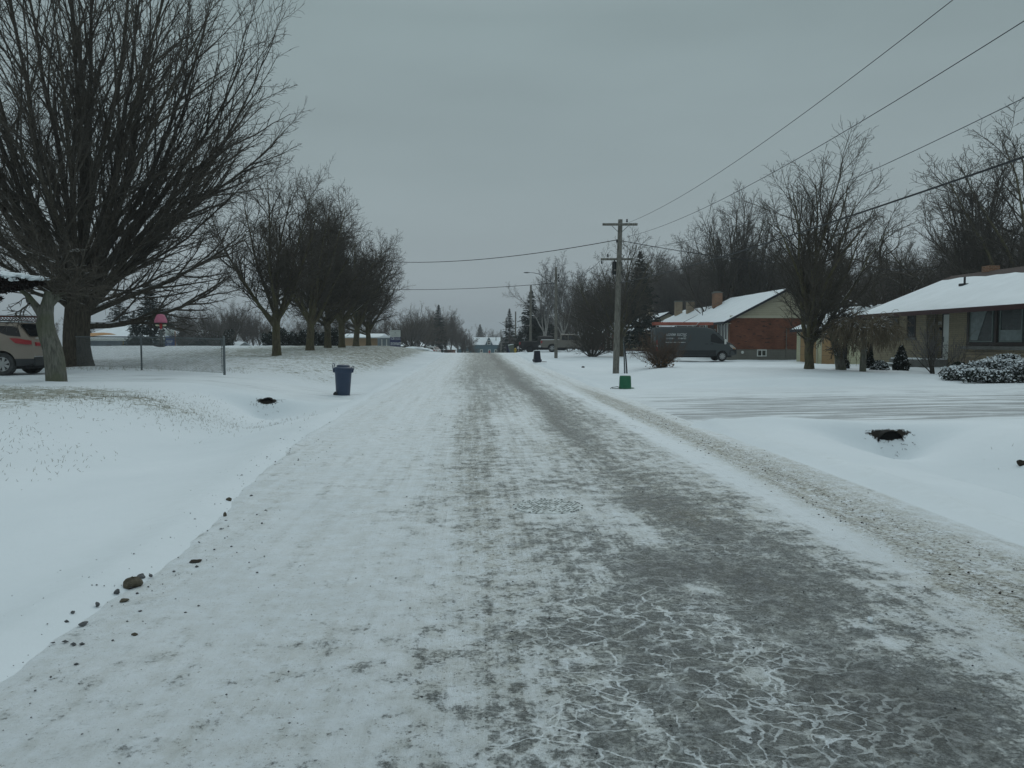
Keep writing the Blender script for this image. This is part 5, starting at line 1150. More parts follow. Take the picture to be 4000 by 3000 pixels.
def roof_gable(o, x0, x1, y0, y1, ze, zr, oh=.45, ohy=.4, snow=(0, 1), mats=None, fascia=None, th=.12, snow_noise=0):
    """ridge along Y; x0 eave side faces the road"""
    xm = (x0 + x1)/2; k = (zr - ze)/(xm - x0); ex0, ex1 = x0 - oh, x1 + oh; e = ze - k*oh
    mb = MB(); mb.slab((ex0, y0 - ohy, e), (xm, y0 - ohy, zr), (xm, y1 + ohy, zr), (ex0, y1 + ohy, e), -th) if False else None
    mb.add([(ex0, y0-ohy, e), (xm, y0-ohy, zr), (ex1, y0-ohy, e), (ex1, y0-ohy, e-th), (xm, y0-ohy, zr-th), (ex0, y0-ohy, e-th),
            (ex0, y1+ohy, e), (xm, y1+ohy, zr), (ex1, y1+ohy, e), (ex1, y1+ohy, e-th), (xm, y1+ohy, zr-th), (ex0, y1+ohy, e-th)],
           [(0,1,4,5),(1,2,3,4),(7,6,11,10),(8,7,10,9),(0,6,7,1),(1,7,8,2),(5,4,10,11),(4,3,9,10),(0,5,11,6),(2,8,9,3)])
    r = mb.build('roof', mats[0], o)
    def sheet(sx):
        n = 40; m = 14; v = []; f = []
        for j in range(n + 1):
            y = (y0 - ohy + .03) + (y1 - y0 + 2*ohy - .06)*j/n
            top = snow[1] + (.13*smooth(30, 40, y) if snow[1] < 1 else 0) + (snow_noise*(math.sin(y*1.7) + .6*math.sin(y*4.1 + 1) + .4*math.sin(y*9.3)) if snow[1] < 1 else 0)
            for i in range(m + 1):
                t = snow[0] + (min(1, top) - snow[0])*i/m; edge = 0 if i in (0,) or j in (0, n) else 1
                if i == m: edge = 0 if snow[1] < 1 else .6
                x = ex0 + (xm - ex0)*t if sx < 0 else ex1 + (xm - ex1)*t; v.append((x, y, e + (zr - e)*t + .004 + edge*(.055 + .01*math.sin(y*2 + x*3))))
        for j in range(n):
            for i in range(m):
                q = j*(m + 1) + i; f.append((q, q+1, q+m+2, q+m+1) if sx > 0 else (q, q+m+1, q+m+2, q+1))
        return MB().add(v, f)
    s = sheet(-1); s2 = sheet(1); s.add(s2.v, s2.f); s.build('roof_snow', M['snow'], r, True)
    if fascia:
        mb = MB(); mb.box(ex0 - .03, ex0 + .02, y0 - ohy - .03, y1 + ohy + .03, e - th - .07, e + .01)
        for yy in (y0 - ohy, y1 + ohy):
            s_ = -.03 if yy < (y0 + y1)/2 else .005
            mb.add([(ex0, yy+s_, e+.01), (xm, yy+s_, zr+.01), (xm, yy+s_, zr-th-.07), (ex0, yy+s_, e-th-.07), (ex0, yy+s_+.025, e+.01), (xm, yy+s_+.025, zr+.01), (xm, yy+s_+.025, zr-th-.07), (ex0, yy+s_+.025, e-th-.07)], [(0,1,2,3)[::-1],(4,5,6,7),(0,4,5,1),(3,2,6,7)])
            mb.add([(ex1, yy+s_, e+.01), (xm, yy+s_, zr+.01), (xm, yy+s_, zr-th-.07), (ex1, yy+s_, e-th-.07), (ex1, yy+s_+.025, e+.01), (xm, yy+s_+.025, zr+.01), (xm, yy+s_+.025, zr-th-.07), (ex1, yy+s_+.025, e-th-.07)], [(0,1,2,3),(7,6,5,4),(0,1,5,4),(3,7,6,2)])
        mb.build('fascia', fascia, r)
    MB().box(ex0 + .02, x0 - .002, y0 - ohy + .02, y1 + ohy - .02, e - th - .03, e - th - .005).build('soffit', M['trim_cream'] if fascia is not M['fascia'] else M['brick_buff'], r)
    return r, (ex0, e)
def gable_end(o, x0, x1, y, ze, zr, mat, face=-1):
    xm = (x0 + x1)/2; MB().prism([(x0, ze), (x1, ze), (xm, zr - .13)], 'y', y, y + .12).build('gable', mat, o)
# --- red brick bungalow
def brick_house():
    X0, X1, Y0, Y1 = 20.6, 29.6, 61.0, 74.0; zf, ze, zr = .90, 3.42, 5.75
    o = empty('brick_house', (0, 0, 0), 0, 'red brick bungalow with cream gable, dark eaves and snow-covered roof behind the van', 'house')
    MB().box(X0 + .03, X1 - .03, Y0 + .03, Y1, -.9, zf).build('foundation', M['block'], o)
    MB().box(X0, X1, Y0, Y1, zf, ze).build('wall', M['brick_red'], o)
    gable_end(o, X0, X1, Y0 + .02, ze, zr - .02, M['siding']); gable_end(o, X0, X1, Y1 - .14, ze, zr - .02, M['siding'])
    MB().box(X0 - .02, X1, Y0 - .03, Y0 + .0, ze + .0, ze + .20).build('gable_trim', M['trim_cream'], o)
    r, _ = roof_gable(o, X0, X1, Y0, Y1, ze, zr, .6, .35, (0, 1), (M['shingle_grey'],), M['fascia_dark'])
    ch = MB().box(23.0, 23.75, 72.6, 73.4, 4.2, 6.15).build('chimney', M['brick_chim'], r); MB().box(22.94, 23.81, 72.54, 73.46, 6.15, 6.24).box(23.1, 23.65, 72.7, 73.3, 6.241, 6.33).build('cap', M['concrete'], ch)
    MB().box(22.85, 23.9, 72.4, 72.59, 4.3, 4.75).build('flashing', M['fascia_dark'], r)
    q = P(2709 + 0, 1180, 74); MB().tube([(21.6, 71.8, 3.9), (21.6, 71.8, 4.75)], .035, 6).build('vent_pipe', M['metal_dark'], r)
    ya, yb = onX(2846, 1300, X0).y + .1, onX(2806, 1300, X0).y
    window(o, M['trim_white'], X=X0, a0=ya, a1=yb, z0=1.35, z1=3.3, bars=(.30, .62), fw=.12, glass=M['glass'], out=.08); MB().box(X0 - .12, X0 - .001, ya - .08, yb + .08, 1.22, 1.35).build('window_sill', M['trim_white'], o)
    window(o, M['trim_white'], X=X0, a0=66.9, a1=68.1, z0=1.5, z1=3.2, bars=(.5,), fw=.1); window(o, M['trim_white'], X=X0, a0=70.6, a1=72, z0=1.5, z1=3.2, bars=(.5,), fw=.1)
    d = MB().box(X0 - .04, X0 - .001, 65.0, 65.95, .95, 3.05).build('door', M['trim_brown'], o); MB().box(X0 - .09, X0 - .041, 65.1, 65.16, 1.9, 2.05).build('handle', M['chrome'], d)
    MB().box(X0 - .16, X0 - .001, 64.45, 64.62, 2.3, 2.6).build('wall_lamp', M['lamp_clear'], o)
    a, b = P(2973, 1380, 61.2), P(3011, 1380, 61.2); window(o, M['trim_white'], Y=Y0 + .03, a0=a.x, a1=b.x, z0=P(0, 1393, 61.2).z, z1=P(0, 1366, 61.2).z, bars=(.5,), fw=.07)
    c = P(2918, 1377, 61); MB().lathe([(.001, -.08), (.1, -.06), (.12, 0)], 14, 'y', (c.x, Y0 + .028, c.z)).build('vent_cap', M['trim_white'], o, True)
    c = P(3094, 1350, 61); MB().tube([(c.x, Y0 - .05, .2), (c.x, Y0 - .05, 2.6)], .03, 6).cbox((c.x, Y0 - .06, .95), (.12, .1, .14)).build('drain_pipe', M['block'], o)
    # scattered darker bricks
    R_ = random.Random(5); mb = MB()
    for _ in range(46):
        x = R_.uniform(X0 + .3, X1 - 1); z = zf + .08 + int(R_.uniform(0, 30))*.075; mb.box(x, x + R_.choice((.2, .2, .4)), Y0 - .004, Y0 + .01, z, z + .062)
    mb.build('dark_bricks', plain('burnt_brick', (.045, .018, .014), .9, var=.3), o, kind='stuff')
brick_house()
# --- garage between the two houses
def garage():
    X0, X1 = 23.0, 29.5; Ya, Yb = onX(3300, 1350, X0).y, onX(3112, 1350, X0).y; z0, ze, zr = -.3, 2.55, 3.9
    o = empty('garage', (0, 0, 0), 0, 'cream sided double garage with two tan doors and a snowy roof', 'garage')
    MB().box(X0, X1, Ya, Yb, z0, ze).build('wall', M['siding2'], o); gable_end(o, X0, X1, Ya + .02, ze, zr, M['siding2']); gable_end(o, X0, X1, Yb - .14, ze, zr, M['siding2'])
    roof_gable(o, X0, X1, Ya, Yb, ze, zr, .4, .2, (0, 1), (M['shingle_grey'],), M['fascia_dark'])
    for a, b in ((3193, 3130), (3266, 3214)):
        ya, yb = onX(a, 1350, X0).y, onX(b, 1350, X0).y; d = MB().box(X0 - .06, X0 - .002, ya, yb, .02, 2.32).build('garage_door', M['door_tan'], o)
        mb = MB()
        for k in range(1, 4): mb.box(X0 - .065, X0 - .0605, ya, yb, .02 + k*.575, .035 + k*.575)
        mb.build('panel_grooves', M['trim_brown'], d)
        MB().box(X0 - .08, X0 - .0025, ya - .1, ya - .003, .0, 2.42).box(X0 - .08, X0 - .0025, yb + .003, yb + .1, 0, 2.42).build('door_frame', M['trim_cream'], o)
garage()
# --- buff brick house on the right
def buff_house():
    X0, X1 = 21.0, 30.0; Yn = 14.0; Yf = onX(3410, 1350, X0).y; z0, ze, zr = -.3, 3.22, 5.02
    o = empty('buff_brick_house', (0, 0, 0), 0, 'low buff brick house with maroon eaves, wide picture window and snow on the roof', 'house')
    yr0, yr1 = onX(3706, 1300, X0).y, onX(3617, 1300, X0).y; XR = X0 + .55
    MB().box(X0, X1, Yn, yr0, z0, ze).box(X0, X1, yr1, Yf, z0, ze).box(XR, X1, yr0, yr1, z0, ze).build('wall', M['brick_buff'], o)
    gable_end(o, X0, X1, Yf - .14, ze, zr, M['brick_buff'])
    gable_end(o, X0, X1, Yn + .02, ze, zr, M['brick_buff'])
    r, _ = roof_gable(o, X0, X1, Yn, Yf, ze, zr, .75, .45, (0, .76), (M['shingle'],), M['fascia'], snow_noise=.016)
    cq = onX(3872, 1050, 25.7); MB().box(25.4, 25.95, cq.y - .28, cq.y + .28, 4.5, 5.28).build('chimney', M['brick_chim'], r)
    v = onX(3768, 1110, 23.4); k = (zr - ze)/4.5; zz = ze + (23.4 - X0)*k; MB().tube([(23.4, v.y, zz), (23.4, v.y, zz + .42)], .05, 10).cbox((23.35, v.y, zz + .05), (.3, .3, .12)).build('vent_pipe', M['metal_dark'], r)
    # side return of the carport, left of the house
    Yp = onX(3310, 1350, 22.6).y
    MB().box(22.6, 22.8, Yf + .05, Yp, z0, 2.75).build('side_panel', M['siding2'], o); MB().box(22.45, 22.85, Yp + .003, Yp + .28, z0, 2.7).build('post', M['fascia_dark'], o); MB().box(X0 - .02, X0 + .15, Yf + .003, Yf + .24, z0, ze - .02).build('post', M['trim_brown'], o)
    MB().box(22.3, 28, Yf + .46, Yp + .5, 2.76, 2.95).build('carport_roof', M['shingle'], o); MB().box(22.32, 27.98, Yf + .47, Yp + .49, 2.951, 3.04).build('carport_snow', M['snow'], o, bevel=.03)
    # picture window
    ya, yb = onX(4160, 1300, X0).y, onX(3786, 1300, X0).y; zt, zb = 3.02, 1.36
    w = window(o, M['trim_brown'], X=X0, a0=ya, a1=yb, z0=zb, z1=zt, bars=(.34, .66), fw=.13, glass=M['glass_blind'], out=.12)
    L = yb - ya
    def inner(a, b, m):
        MB().box(X0 - .075, X0 - .060, ya + L*a, ya + L*b, zb + .16, zt - .16).build('inner_frame', m, w)
    for a, b in ((.70, .975), (.385, .625), (.03, .30)):
        mb = MB(); a_, b_ = ya + L*a, ya + L*b; X_ = X0
        for q in ((a_, b_, zb + .15, zb + .19), (a_, b_, zt - .2, zt - .15), (a_, a_ + .05, zb + .19, zt - .2), (b_ - .05, b_, zb + .19, zt - .2)): mb.box(X_ - .085, X_ - .056, *q)
        mb.build('sash', plain('sash_grey', (.13, .17, .16), .4), w)
    def drape(y0_, y1_, y2_):   # sheer curtain panel: wide at the top, gathered low
        MB().prism([(y0_, zt - .2), (y1_, zt - .2), (y2_, zb + .22), (y0_, zb + .22)], 'x', X0 - .072, X0 - .066).build('curtain', M['curtain'], w)
    drape(ya + L*.965, ya + L*.77, ya + L*.88); drape(ya + L*.29, ya + L*.22, ya + L*.28)
    MB().box(X0 - .074, X0 - .070, ya + L*.395, ya + L*.615, zb + .2, zb + .62).build('curtain', M['curtain'], w)
    MB().box(X0 - .16, X0 - .001, ya - .1, yb + .35, zb - .16, zb - .02).build('window_sill', M['concrete'], o)
    MB().box(X0 - .04, X0 - .0012, Yn + .2, yb + .33, z0, zb - .162).build('stone_band', M['stone_buff'], o)
    for a, b, t0, t1 in ((3577, 3543, 3.0, 1.72), (3512, 3450, 3.0, 1.70)):
        y0_, y1_ = onX(a, 1300, X0).y, onX(b, 1300, X0).y; window(o, M['trim_brown'], X=X0, a0=y0_, a1=y1_, z0=t1, z1=t0, hb=(.45,), fw=.09, out=.03); MB().box(X0 - .08, X0 - .001, y0_ - .08, y1_ + .08, t1 - .12, t1 - .003).build('window_sill', M['concrete'], o)
    # door in the recess
    yd = onX(3687, 1300, XR).y; yc = yr0 + .02
    MB().box(XR - .09, XR - .002, yc, yd, .70, 2.95).build('door_frame', M['trim_brown'], o)
    d = MB().box(XR - .13, XR - .0905, yc + .02, yd - .16, .75, 2.75).build('storm_door', M['trim_white'], o)
    MB().prism([(yc + .1, 1.0), (yc + .42, 1.1), (yc + .56, 1.8), (yc + .44, 2.35), (yc + .1, 2.5)], 'x', XR - .137, XR - .1305).build('door_glass', M['glass'], d); MB().tube([(XR - .16, yd - .25, 1.5), (XR - .16, yd - .25, 1.75)], .014, 6).build('handle', M['metal_dark'], d)
    n = obj('house_number', text_mesh('191', .20, 'CENTER', .006, .004), M['reflect_white'], o); n.rotation_euler = (D2R(90), 0, D2R(-90)); c = onX(3673, 1268, XR); n.location = (XR - .012, c.y, c.z)
    c = onX(3661, 1223, XR); mb = MB()
    for s_ in (-1, 1): mb.lathe([(.02, -.06), (.05, .0), (.055, .09), (.02, .13)], 8, 'z', (XR - .14, c.y + s_*.10, c.z)); mb.tube([(XR - .01, c.y, c.z - .06), (XR - .1, c.y + s_*.05, c.z - .1), (XR - .14, c.y + s_*.1, c.z - .05)], .012, 5)
    mb.build('wall_lamp', M['metal_dark'], o); c = onX(3676, 1284, XR); MB().lathe([(.001, 0), (.07, .0), (.07, .05), (.001, .05)], 12, 'x', (XR - .052, c.y, c.z)).build('door_bell', M['metal_dark'], o)
    ys, ye = onX(3700, 1400, X0).y, onX(3505, 1400, X0 - .9).y
    s = MB().box(19.7, X0 - .001, ys - .1, ye, .0, .72).build('front_steps', M['concrete'], o, bevel=.02); MB().box(19.75, X0 - .01, ys - .06, ye - .04, .721, .77).build('snow_cap', M['snow'], s, bevel=.02)
    s = MB().box(19.15, 19.69, ys + .5, ye + .1, .0, .50).build('front_steps', M['concrete'], o, bevel=.02); MB().box(19.2, 19.66, ys + .54, ye + .06, .501, .545).build('snow_cap', M['snow'], s, bevel=.02)
buff_house()
# --- farther bungalows on the right
def bungalow(X0, Y0, Y1, dep, z0, ze, zr, lab, wall, gab, chim=(), fas=None, wins=()):
    o = empty('bungalow', (0, 0, 0), 0, lab, 'house'); X1 = X0 + dep
    MB().box(X0, X1, Y0, Y1, z0, ze).build('wall', wall, o); gable_end(o, X0, X1, Y0 + .02, ze, zr, gab); gable_end(o, X0, X1, Y1 - .14, ze, zr, gab)
    r, _ = roof_gable(o, X0, X1, Y0, Y1, ze, zr, .5, .4, (0, 1), (M['shingle_grey'],), fas or M['fascia_dark'])
    for x, y, zt in chim: c = MB().box(x - .38, x + .38, y - .38, y + .38, ze, zt).build('chimney', M['tan_stucco'], r); MB().box(x - .44, x + .44, y - .44, y + .44, zt, zt + .12).build('cap', M['concrete'], c)
    for a, b, t0, t1 in wins: window(o, M['trim_white'], X=X0, a0=a, a1=b, z0=t0, z1=t1, bars=(.5,), fw=.1)
    return o
c3, c4 = P(2660, 1196, 90), P(2707, 1190, 86)
bungalow(21, 80, 92, 9, -.3, 3.1, 5.3, 'tan bungalow with a wide snowy roof left of the red brick house', M['tan_stucco'], M['trim_white'], ((c3.x, 90, P(0, 1178, 90).z), (c4.x, 86, P(0, 1178, 86).z)), wins=((82, 83.5, 1.2, 2.6), (88, 89.6, 1.2, 2.6)))
o3 = bungalow(20.5, 98, 112, 9, -.3, 3.0, 5.3, 'brown bungalow with white porch posts behind the near utility pole', M['brick_buff'], M['siding'], ((24, 104, 6.1),), wins=((99.5, 101, 1.1, 2.6), (104, 106, 1.1, 2.6), (109, 110.4, 1.1, 2.6)))
for y in (97.9, 101.5, 105.5, 109.5): MB().box(18.9, 19.1, y, y + .2, -.3, 2.75).build('porch_post', M['trim_white'], o3)
MB().box(18.8, 20.4, 97.7, 111, 2.76, 2.9).build('porch_roof', M['shingle_grey'], o3); MB().box(18.82, 20.38, 97.72, 110.98, 2.901, 2.99).build('porch_snow', M['snow'], o3)
bungalow(20.5, 120, 134, 9, -.9, 2.9, 5.0, 'dark bungalow half hidden behind the wide bare shrub', M['brick_red'], M['siding'], (), wins=((122, 124, .9, 2.4), (128, 130, .9, 2.4)))
# --- teal house at the far end of the road
def teal():
    d = 235; a = P(1855, 1345, d); b = P(1953, 1345, d); w = b.x - a.x; z0 = a.z - 4.2; ze = P(0, 1346, d).z; zr = P(0, 1317, d).z; y = a.y
    o = empty('teal_house', (a.x, y, 0), 0, 'teal clapboard house with a pointed dormer and white windows at the end of the road', 'house')
    MB().box(0, w, 0, 8, z0, ze).build('wall', M['siding_teal'], o)
    mb = MB(); mb.add([(-.3, -.4, ze - .1), (w + .3, -.4, ze - .1), (w + .3, 4, zr), (-.3, 4, zr), (-.3, 8.4, ze - .1), (w + .3, 8.4, ze - .1)], [(0,1,2,3),(3,2,5,4),(0,3,4),(1,5,2)]); r = mb.build('roof', M['snow'], o)
    c = w*.56; MB().prism([(c - 1.15, ze - .1), (c + 1.15, ze - .1), (c, zr - .15)], 'y', -.5, 3.6).build('dormer', M['siding_teal'], o)
    mb = MB(); mb.add([(c - 1.35, -.7, ze - .3), (c, -.7, zr), (c, 3.8, zr), (c - 1.35, 3.8, ze - .3), (c + 1.35, -.7, ze - .3), (c + 1.35, 3.8, ze - .3)], [(0,1,2,3),(1,4,5,2)]); mb.build('dormer_roof', M['shingle_grey'], o)
    window(o, M['trim_white'], Y=-.5, a0=c - .55, a1=c + .55, z0=ze + .0, z1=ze + 1.25, hb=(.5,), fw=.14)
    for u, v in ((.20, .32), (.53, .63), (.78, .88)): window(o, M['trim_white'], Y=0, a0=w*u, a1=w*v, z0=ze - 3.3, z1=ze - 1.5, fw=.16, hb=(.5,))
    MB().box(w*.545, w*.615, -.12, -.06, ze - 2.9, ze - 1.9).build('door_wreath', M['red'], o)
    MB().box(w*.85 - .08, w*.85 + .08, 2, 2.2, ze, zr + .6).build('vent_pipe', M['metal_dark'], r)
    MB().box(-5.2, -.01, .5, 6, z0, ze - 1.4).prism([(-5.2, ze - 1.4), (-.01, ze - 1.4), (-.01, ze - .2), (-5.2, ze - 1.4)], 'y', .5, 6).build('side_wing', M['siding_teal'], o)
    MB().slab((-5.5, .2, ze - 1.42), (-.02, .2, ze - .12), (-.02, 6.2, ze - .12), (-5.5, 6.2, ze - 1.42), .15).build('wing_roof', M['snow'], o)
    window(o, M['trim_white'], Y=.5, a0=-3.6, a1=-1.6, z0=ze - 3.2, z1=ze - 2.0, bars=(.5,), fw=.14)
    MB().box(-3.7, -2.9, 3, 3.8, ze - 1, ze + .9).build('chimney', M['siding_teal'], o)
teal()
# --- far left house under construction, shed, garden building
def far_left():
    d = 92; a, b = P(318, 1320, d), P(640, 1320, d); w = b.x - a.x; ze = P(0, 1322, d).z; zr = P(0, 1256, d).z; y = a.y
    o = empty('unfinished_house', (a.x, y, 0), -YAW, 'long grey house clad in building wrap with a hipped snowy roof, beyond the left field', 'house')
    MB().box(0, w, 0, 9, ze - 3.4, ze).build('wall', M['wrap'], o)
    e = .5; rx0, rx1 = w*.30, w*.62
    mb = MB(); mb.add([(-e, -e, ze), (w + e, -e, ze), (w + e, 9 + e, ze), (-e, 9 + e, ze), (rx0, 4.5, zr), (rx1, 4.5, zr)], [(0,1,5,4),(1,2,5),(2,3,4,5),(3,0,4),(3,2,1,0)]); r = mb.build('roof', M['snow'], o)
    MB().box(-e - .02, w + e + .02, -e - .05, -e, ze - .28, ze + .02).build('fascia', M['trim_white'], o)
    t = MB(); kx = w*.015
    t.add([(-e + .6, -e + .55, ze + .25), (.9, .0, ze + .50), (2.6, .5, ze + .72), (3.9, .6, ze + .78), (3.0, 1.0, ze + .98), (2.0, 1.2, ze + 1.08), (.8, 1.1, ze + 1.04), (.3, .9, ze + .93)], [(0,1,2,3,4,5,6,7)]); 
    for i, p in enumerate(t.v): yy = p[1]; sl = (zr - ze)/(4.5 + e); t.v[i] = (p[0], yy, ze + (yy + e)*sl + .03)
    t.build('bare_sheathing', plain('sheathing', (.42, .24, .11), .8, var=.2), r)
    for u, v in ((.30, .36), (.49, .54), (.62, .80)): MB().box(w*u, w*v, -.04, -.002, ze - 2.0, ze - .75).build('window', M['glass'], o)
    MB().box(w*.505, w*.515, -.07, -.0405, ze - 2.2, ze - .3).build('brace', M['yellow'], o)
    R_ = random.Random(2); mb = MB()
    for k in range(7):
        x = w*.02 + k*w*.04
        for j in range(5): mb.box(x + R_.uniform(0, .7), x + R_.uniform(.5, 1.0), -.012, -.002, ze - 1.8 + j*.13, ze - 1.74 + j*.13)
    mb.build('wrap_print', plain('wrap_print', (.09, .12, .17), .7), o)
far_left()
def shed():
    d = 96; a, b = P(862, 1356, d), P(940, 1356, d); w = b.x - a.x; z = P(0, 1353, d).z; zr = P(0, 1335, d).z
    o = empty('shed', (a.x, a.y, 0), -.4, 'low shed roof white with snow just showing over the field rim', 'shed'); MB().box(0, w, 0, 2.6, z - 2, z).prism([(0, z), (2.6, z), (1.3, zr - .05)], 'x', 0, w).build('wall', plain('shed_wall', (.22, .24, .24)), o)
    mb = MB(); mb.add([(-.2, -.3, z - .1), (w + .2, -.3, z - .1), (w + .2, 1.3, zr), (-.2, 1.3, zr), (-.2, 2.9, z - .1), (w + .2, 2.9, z - .1)], [(0,1,2,3),(3,2,5,4)]); mb.build('roof', M['snow'], o)
shed()
def tan_building():
    d = 98; a, b = P(1345, 1350, d), P(1478, 1350, d); w = b.x - a.x; ze = P(0, 1316, d).z; zr = P(0, 1302, d).z
    o = empty('tan_building', (a.x, a.y, 0), -YAW, 'plain tan building with a snowy roof showing between the row maples', 'building')
    MB().box(0, w, 0, 7, ze - 3.2, ze).build('wall', plain('tan_wall', (.38, .27, .17), .8, var=.05), o); mb = MB(); mb.add([(-.4, -.5, ze), (w + .3, -.5, ze), (w + .3, 3.5, zr), (-.4, 3.5, zr), (-.4, 7.5, ze), (w + .3, 7.5, ze), (-.4, -.5, ze - .15), (w + .3, -.5, ze - .15)], [(0,1,2,3),(3,2,5,4),(0,6,7,1),(0,3,4),(1,5,2)]); mb.build('roof', M['snow'], o)
    c = P(1478, 1350, d).x - a.x
    MB().box(w + .01, w + 1.6, -.6, 6, ze - 3.2, ze - .15).build('porch', M['wrap'], o); MB().box(w + .31, w + 1.9, -.9, 6.2, ze - .14, ze + .05).build('porch_snow', M['snow'], o); 
    for x in (w + .5, w + 1.1): MB().box(x, x + .12, -.64, -.602, ze - 3.1, ze - .3).build('porch_post', M['trim_white'], o)
    b2 = P(1372, 1330, d + .5)
tan_building()
def low_roof(px0, px1, py0, py1, d, lab, mat):
    a, b = P(px0, py1, d), P(px1, py1, d); w = b.x - a.x; ze = a.z; zr = P(0, py0, d).z; o = empty('distant_building', (a.x, a.y, 0), -YAW, lab, 'building')
    MB().box(0, w, 0, 8, ze - 3.5, ze).build('wall', mat, o); mb = MB(); mb.add([(-.4, -.5, ze), (w + .4, -.5, ze), (w*.85, 4, zr), (w*.15, 4, zr), (-.4, 8.5, ze), (w + .4, 8.5, ze)], [(0,1,2,3),(3,2,5,4),(0,3,4),(1,5,2),(0,4,5,1)]); mb.build('roof', M['snow'], o)
low_roof(690, 780, 1288, 1322, 125, 'pale building with a snowy roof behind the blue sign and spruces', M['block'])
low_roof(1570, 1640, 1330, 1352, 150, 'low snow-roofed building beyond the shrubs right of the navy sign', M['block'])
low_roof(1025, 1110, 1330, 1352, 130, 'snowy roof showing behind the nearest row maple', M['wrap'])
low_roof(1735, 1770, 1350, 1366, 190, 'small dark red outbuilding just past the white SUV', M['brick_red'])
def snowbank():
    o = MB()
    for k in range(5): g = P(1610 + k*14, 1372, 96 + k*2); lump(o, (g.x, g.y, Tz(g.x, g.y) + .05), (.9, 1.2, .32 - .03*abs(k - 2)), 60 + k, 14, 8, .15)
    o.build('snowbank', M['snow'], None, True, kind='structure')
snowbank()
# ------------------------------------------------------------------ vehicles
def hull(L, Wd, top, belt, zlo, wheels, wr, tumble=.22, plan=.10, floor_r=.06):
    """body shell: x forward, centred in y; wheels: list of wheel x; top: [(x,z)...]; returns mesh builder and width function"""
    xs = set(np.round(np.linspace(0, L, int(L/.07)), 3))
    for w in wheels:
        for t in np.linspace(-1, 1, 15): xs.add(round(w + t*wr*1.18, 3))
    for p in top: xs.add(round(min(max(p[0], 0), L), 3))
    xs = sorted(x for x in xs if 0 <= x <= L)
    tx = [p[0] for p in top]; tz = [p[1] for p in top]; bx = [p[0] for p in belt]; bz = [p[1] for p in belt]
    zmax = max(tz)
    def zt(x): return float(np.interp(x, tx, tz))
    def zb(x):
        z = zlo + .10*max(0, 1 - x/.5)**2 + .08*max(0, 1 - (L - x)/.5)**2
        for w in wheels:
            if abs(x - w) < wr*1.18: z = max(z, wr + math.sqrt(max(0, (wr*1.18)**2 - (x - w)**2)))
        return z
    def hw(x, z):
        u = abs(2*x/L - 1); p = 1 - plan*max(0, (u - .78)/.22)**2.2; bl = float(np.interp(x, bx, bz))
        if z < bl: q = 1 - .05*((bl - z)/bl)**2
        else: q = 1 - tumble*(z - bl)/max(.3, zmax - bl)
        return Wd/2*p*q
    v = []; f = []; rows = 0
    for x in xs:
        b, t = zb(x), zt(x); bl = min(float(np.interp(x, bx, bz)), t - .05); bl = max(bl, b + .02)
        zs = [b + (bl - b)*k for k in (0, .08, .25, .5, .75, .92, 1)] + [bl + (t - bl)*k for k in (.35, .7, .9)]
        side = [(hw(x, z), z) for z in zs]; e = hw(x, t)
        side += [(e - .03, t - (t - bl)*.03), (e - .12, t + .005), (e*.5, t + .02), (0, t + .028)]
        side = [(side[0][0] - .18, b + .0)] + side
        ring = [(x, -y, z) for y, z in side] + [(x, y, z) for y, z in side[::-1][1:]]; rows = len(ring); v += ring
    for i in range(len(xs) - 1):
        for j in range(rows - 1): q = i*rows + j; f.append((q, q+1, q+rows+1, q+rows))
        f.append((i*rows + rows - 1, i*rows, (i+1)*rows, (i+1)*rows + rows - 1))
    f.append(tuple(range(rows))[::-1]); n0 = (len(xs) - 1)*rows; f.append(tuple(range(n0, n0 + rows)))
    return MB().add(v, f), hw, zt
def side_patch(hw, poly, s, off=.012, th=.01):
    """polygon (x,z) laid on the body side s (+1 left, -1 right)"""
    n = len(poly); v = [(x, s*(hw(x, z) + off), z) for x, z in poly] + [(x, s*(hw(x, z) - th), z) for x, z in poly]
    f = [tuple(range(n)) if s < 0 else tuple(range(n))[::-1]] + [(i, i + n, (i+1) % n + n, (i+1) % n) for i in range(n)]; return MB().add(v, f)
def cross_patch(hw, zt, xa, xb, inset=.09, off=.012, n=6, low=None):
    """glass following the top profile between xa and xb (windscreen, rear window)"""
    v = []; f = []
    nx, nz_ = -(zt(xb) - zt(xa)), (xb - xa); l = math.hypot(nx, nz_); nx, nz_ = nx/l*(off + .03), nz_/l*(off + .03)
    for k in range(n + 1):
        x = xa + (xb - xa)*k/n; z = zt(x); h = hw(x, z) - inset; v += [(x + nx, -h, z + nz_), (x + nx, 0, z + nz_ + .015), (x + nx, h, z + nz_)]
    for k in range(n): q = k*3; f += [(q, q+1, q+4, q+3), (q+1, q+2, q+5, q+4)]
    return MB().add(v, f)
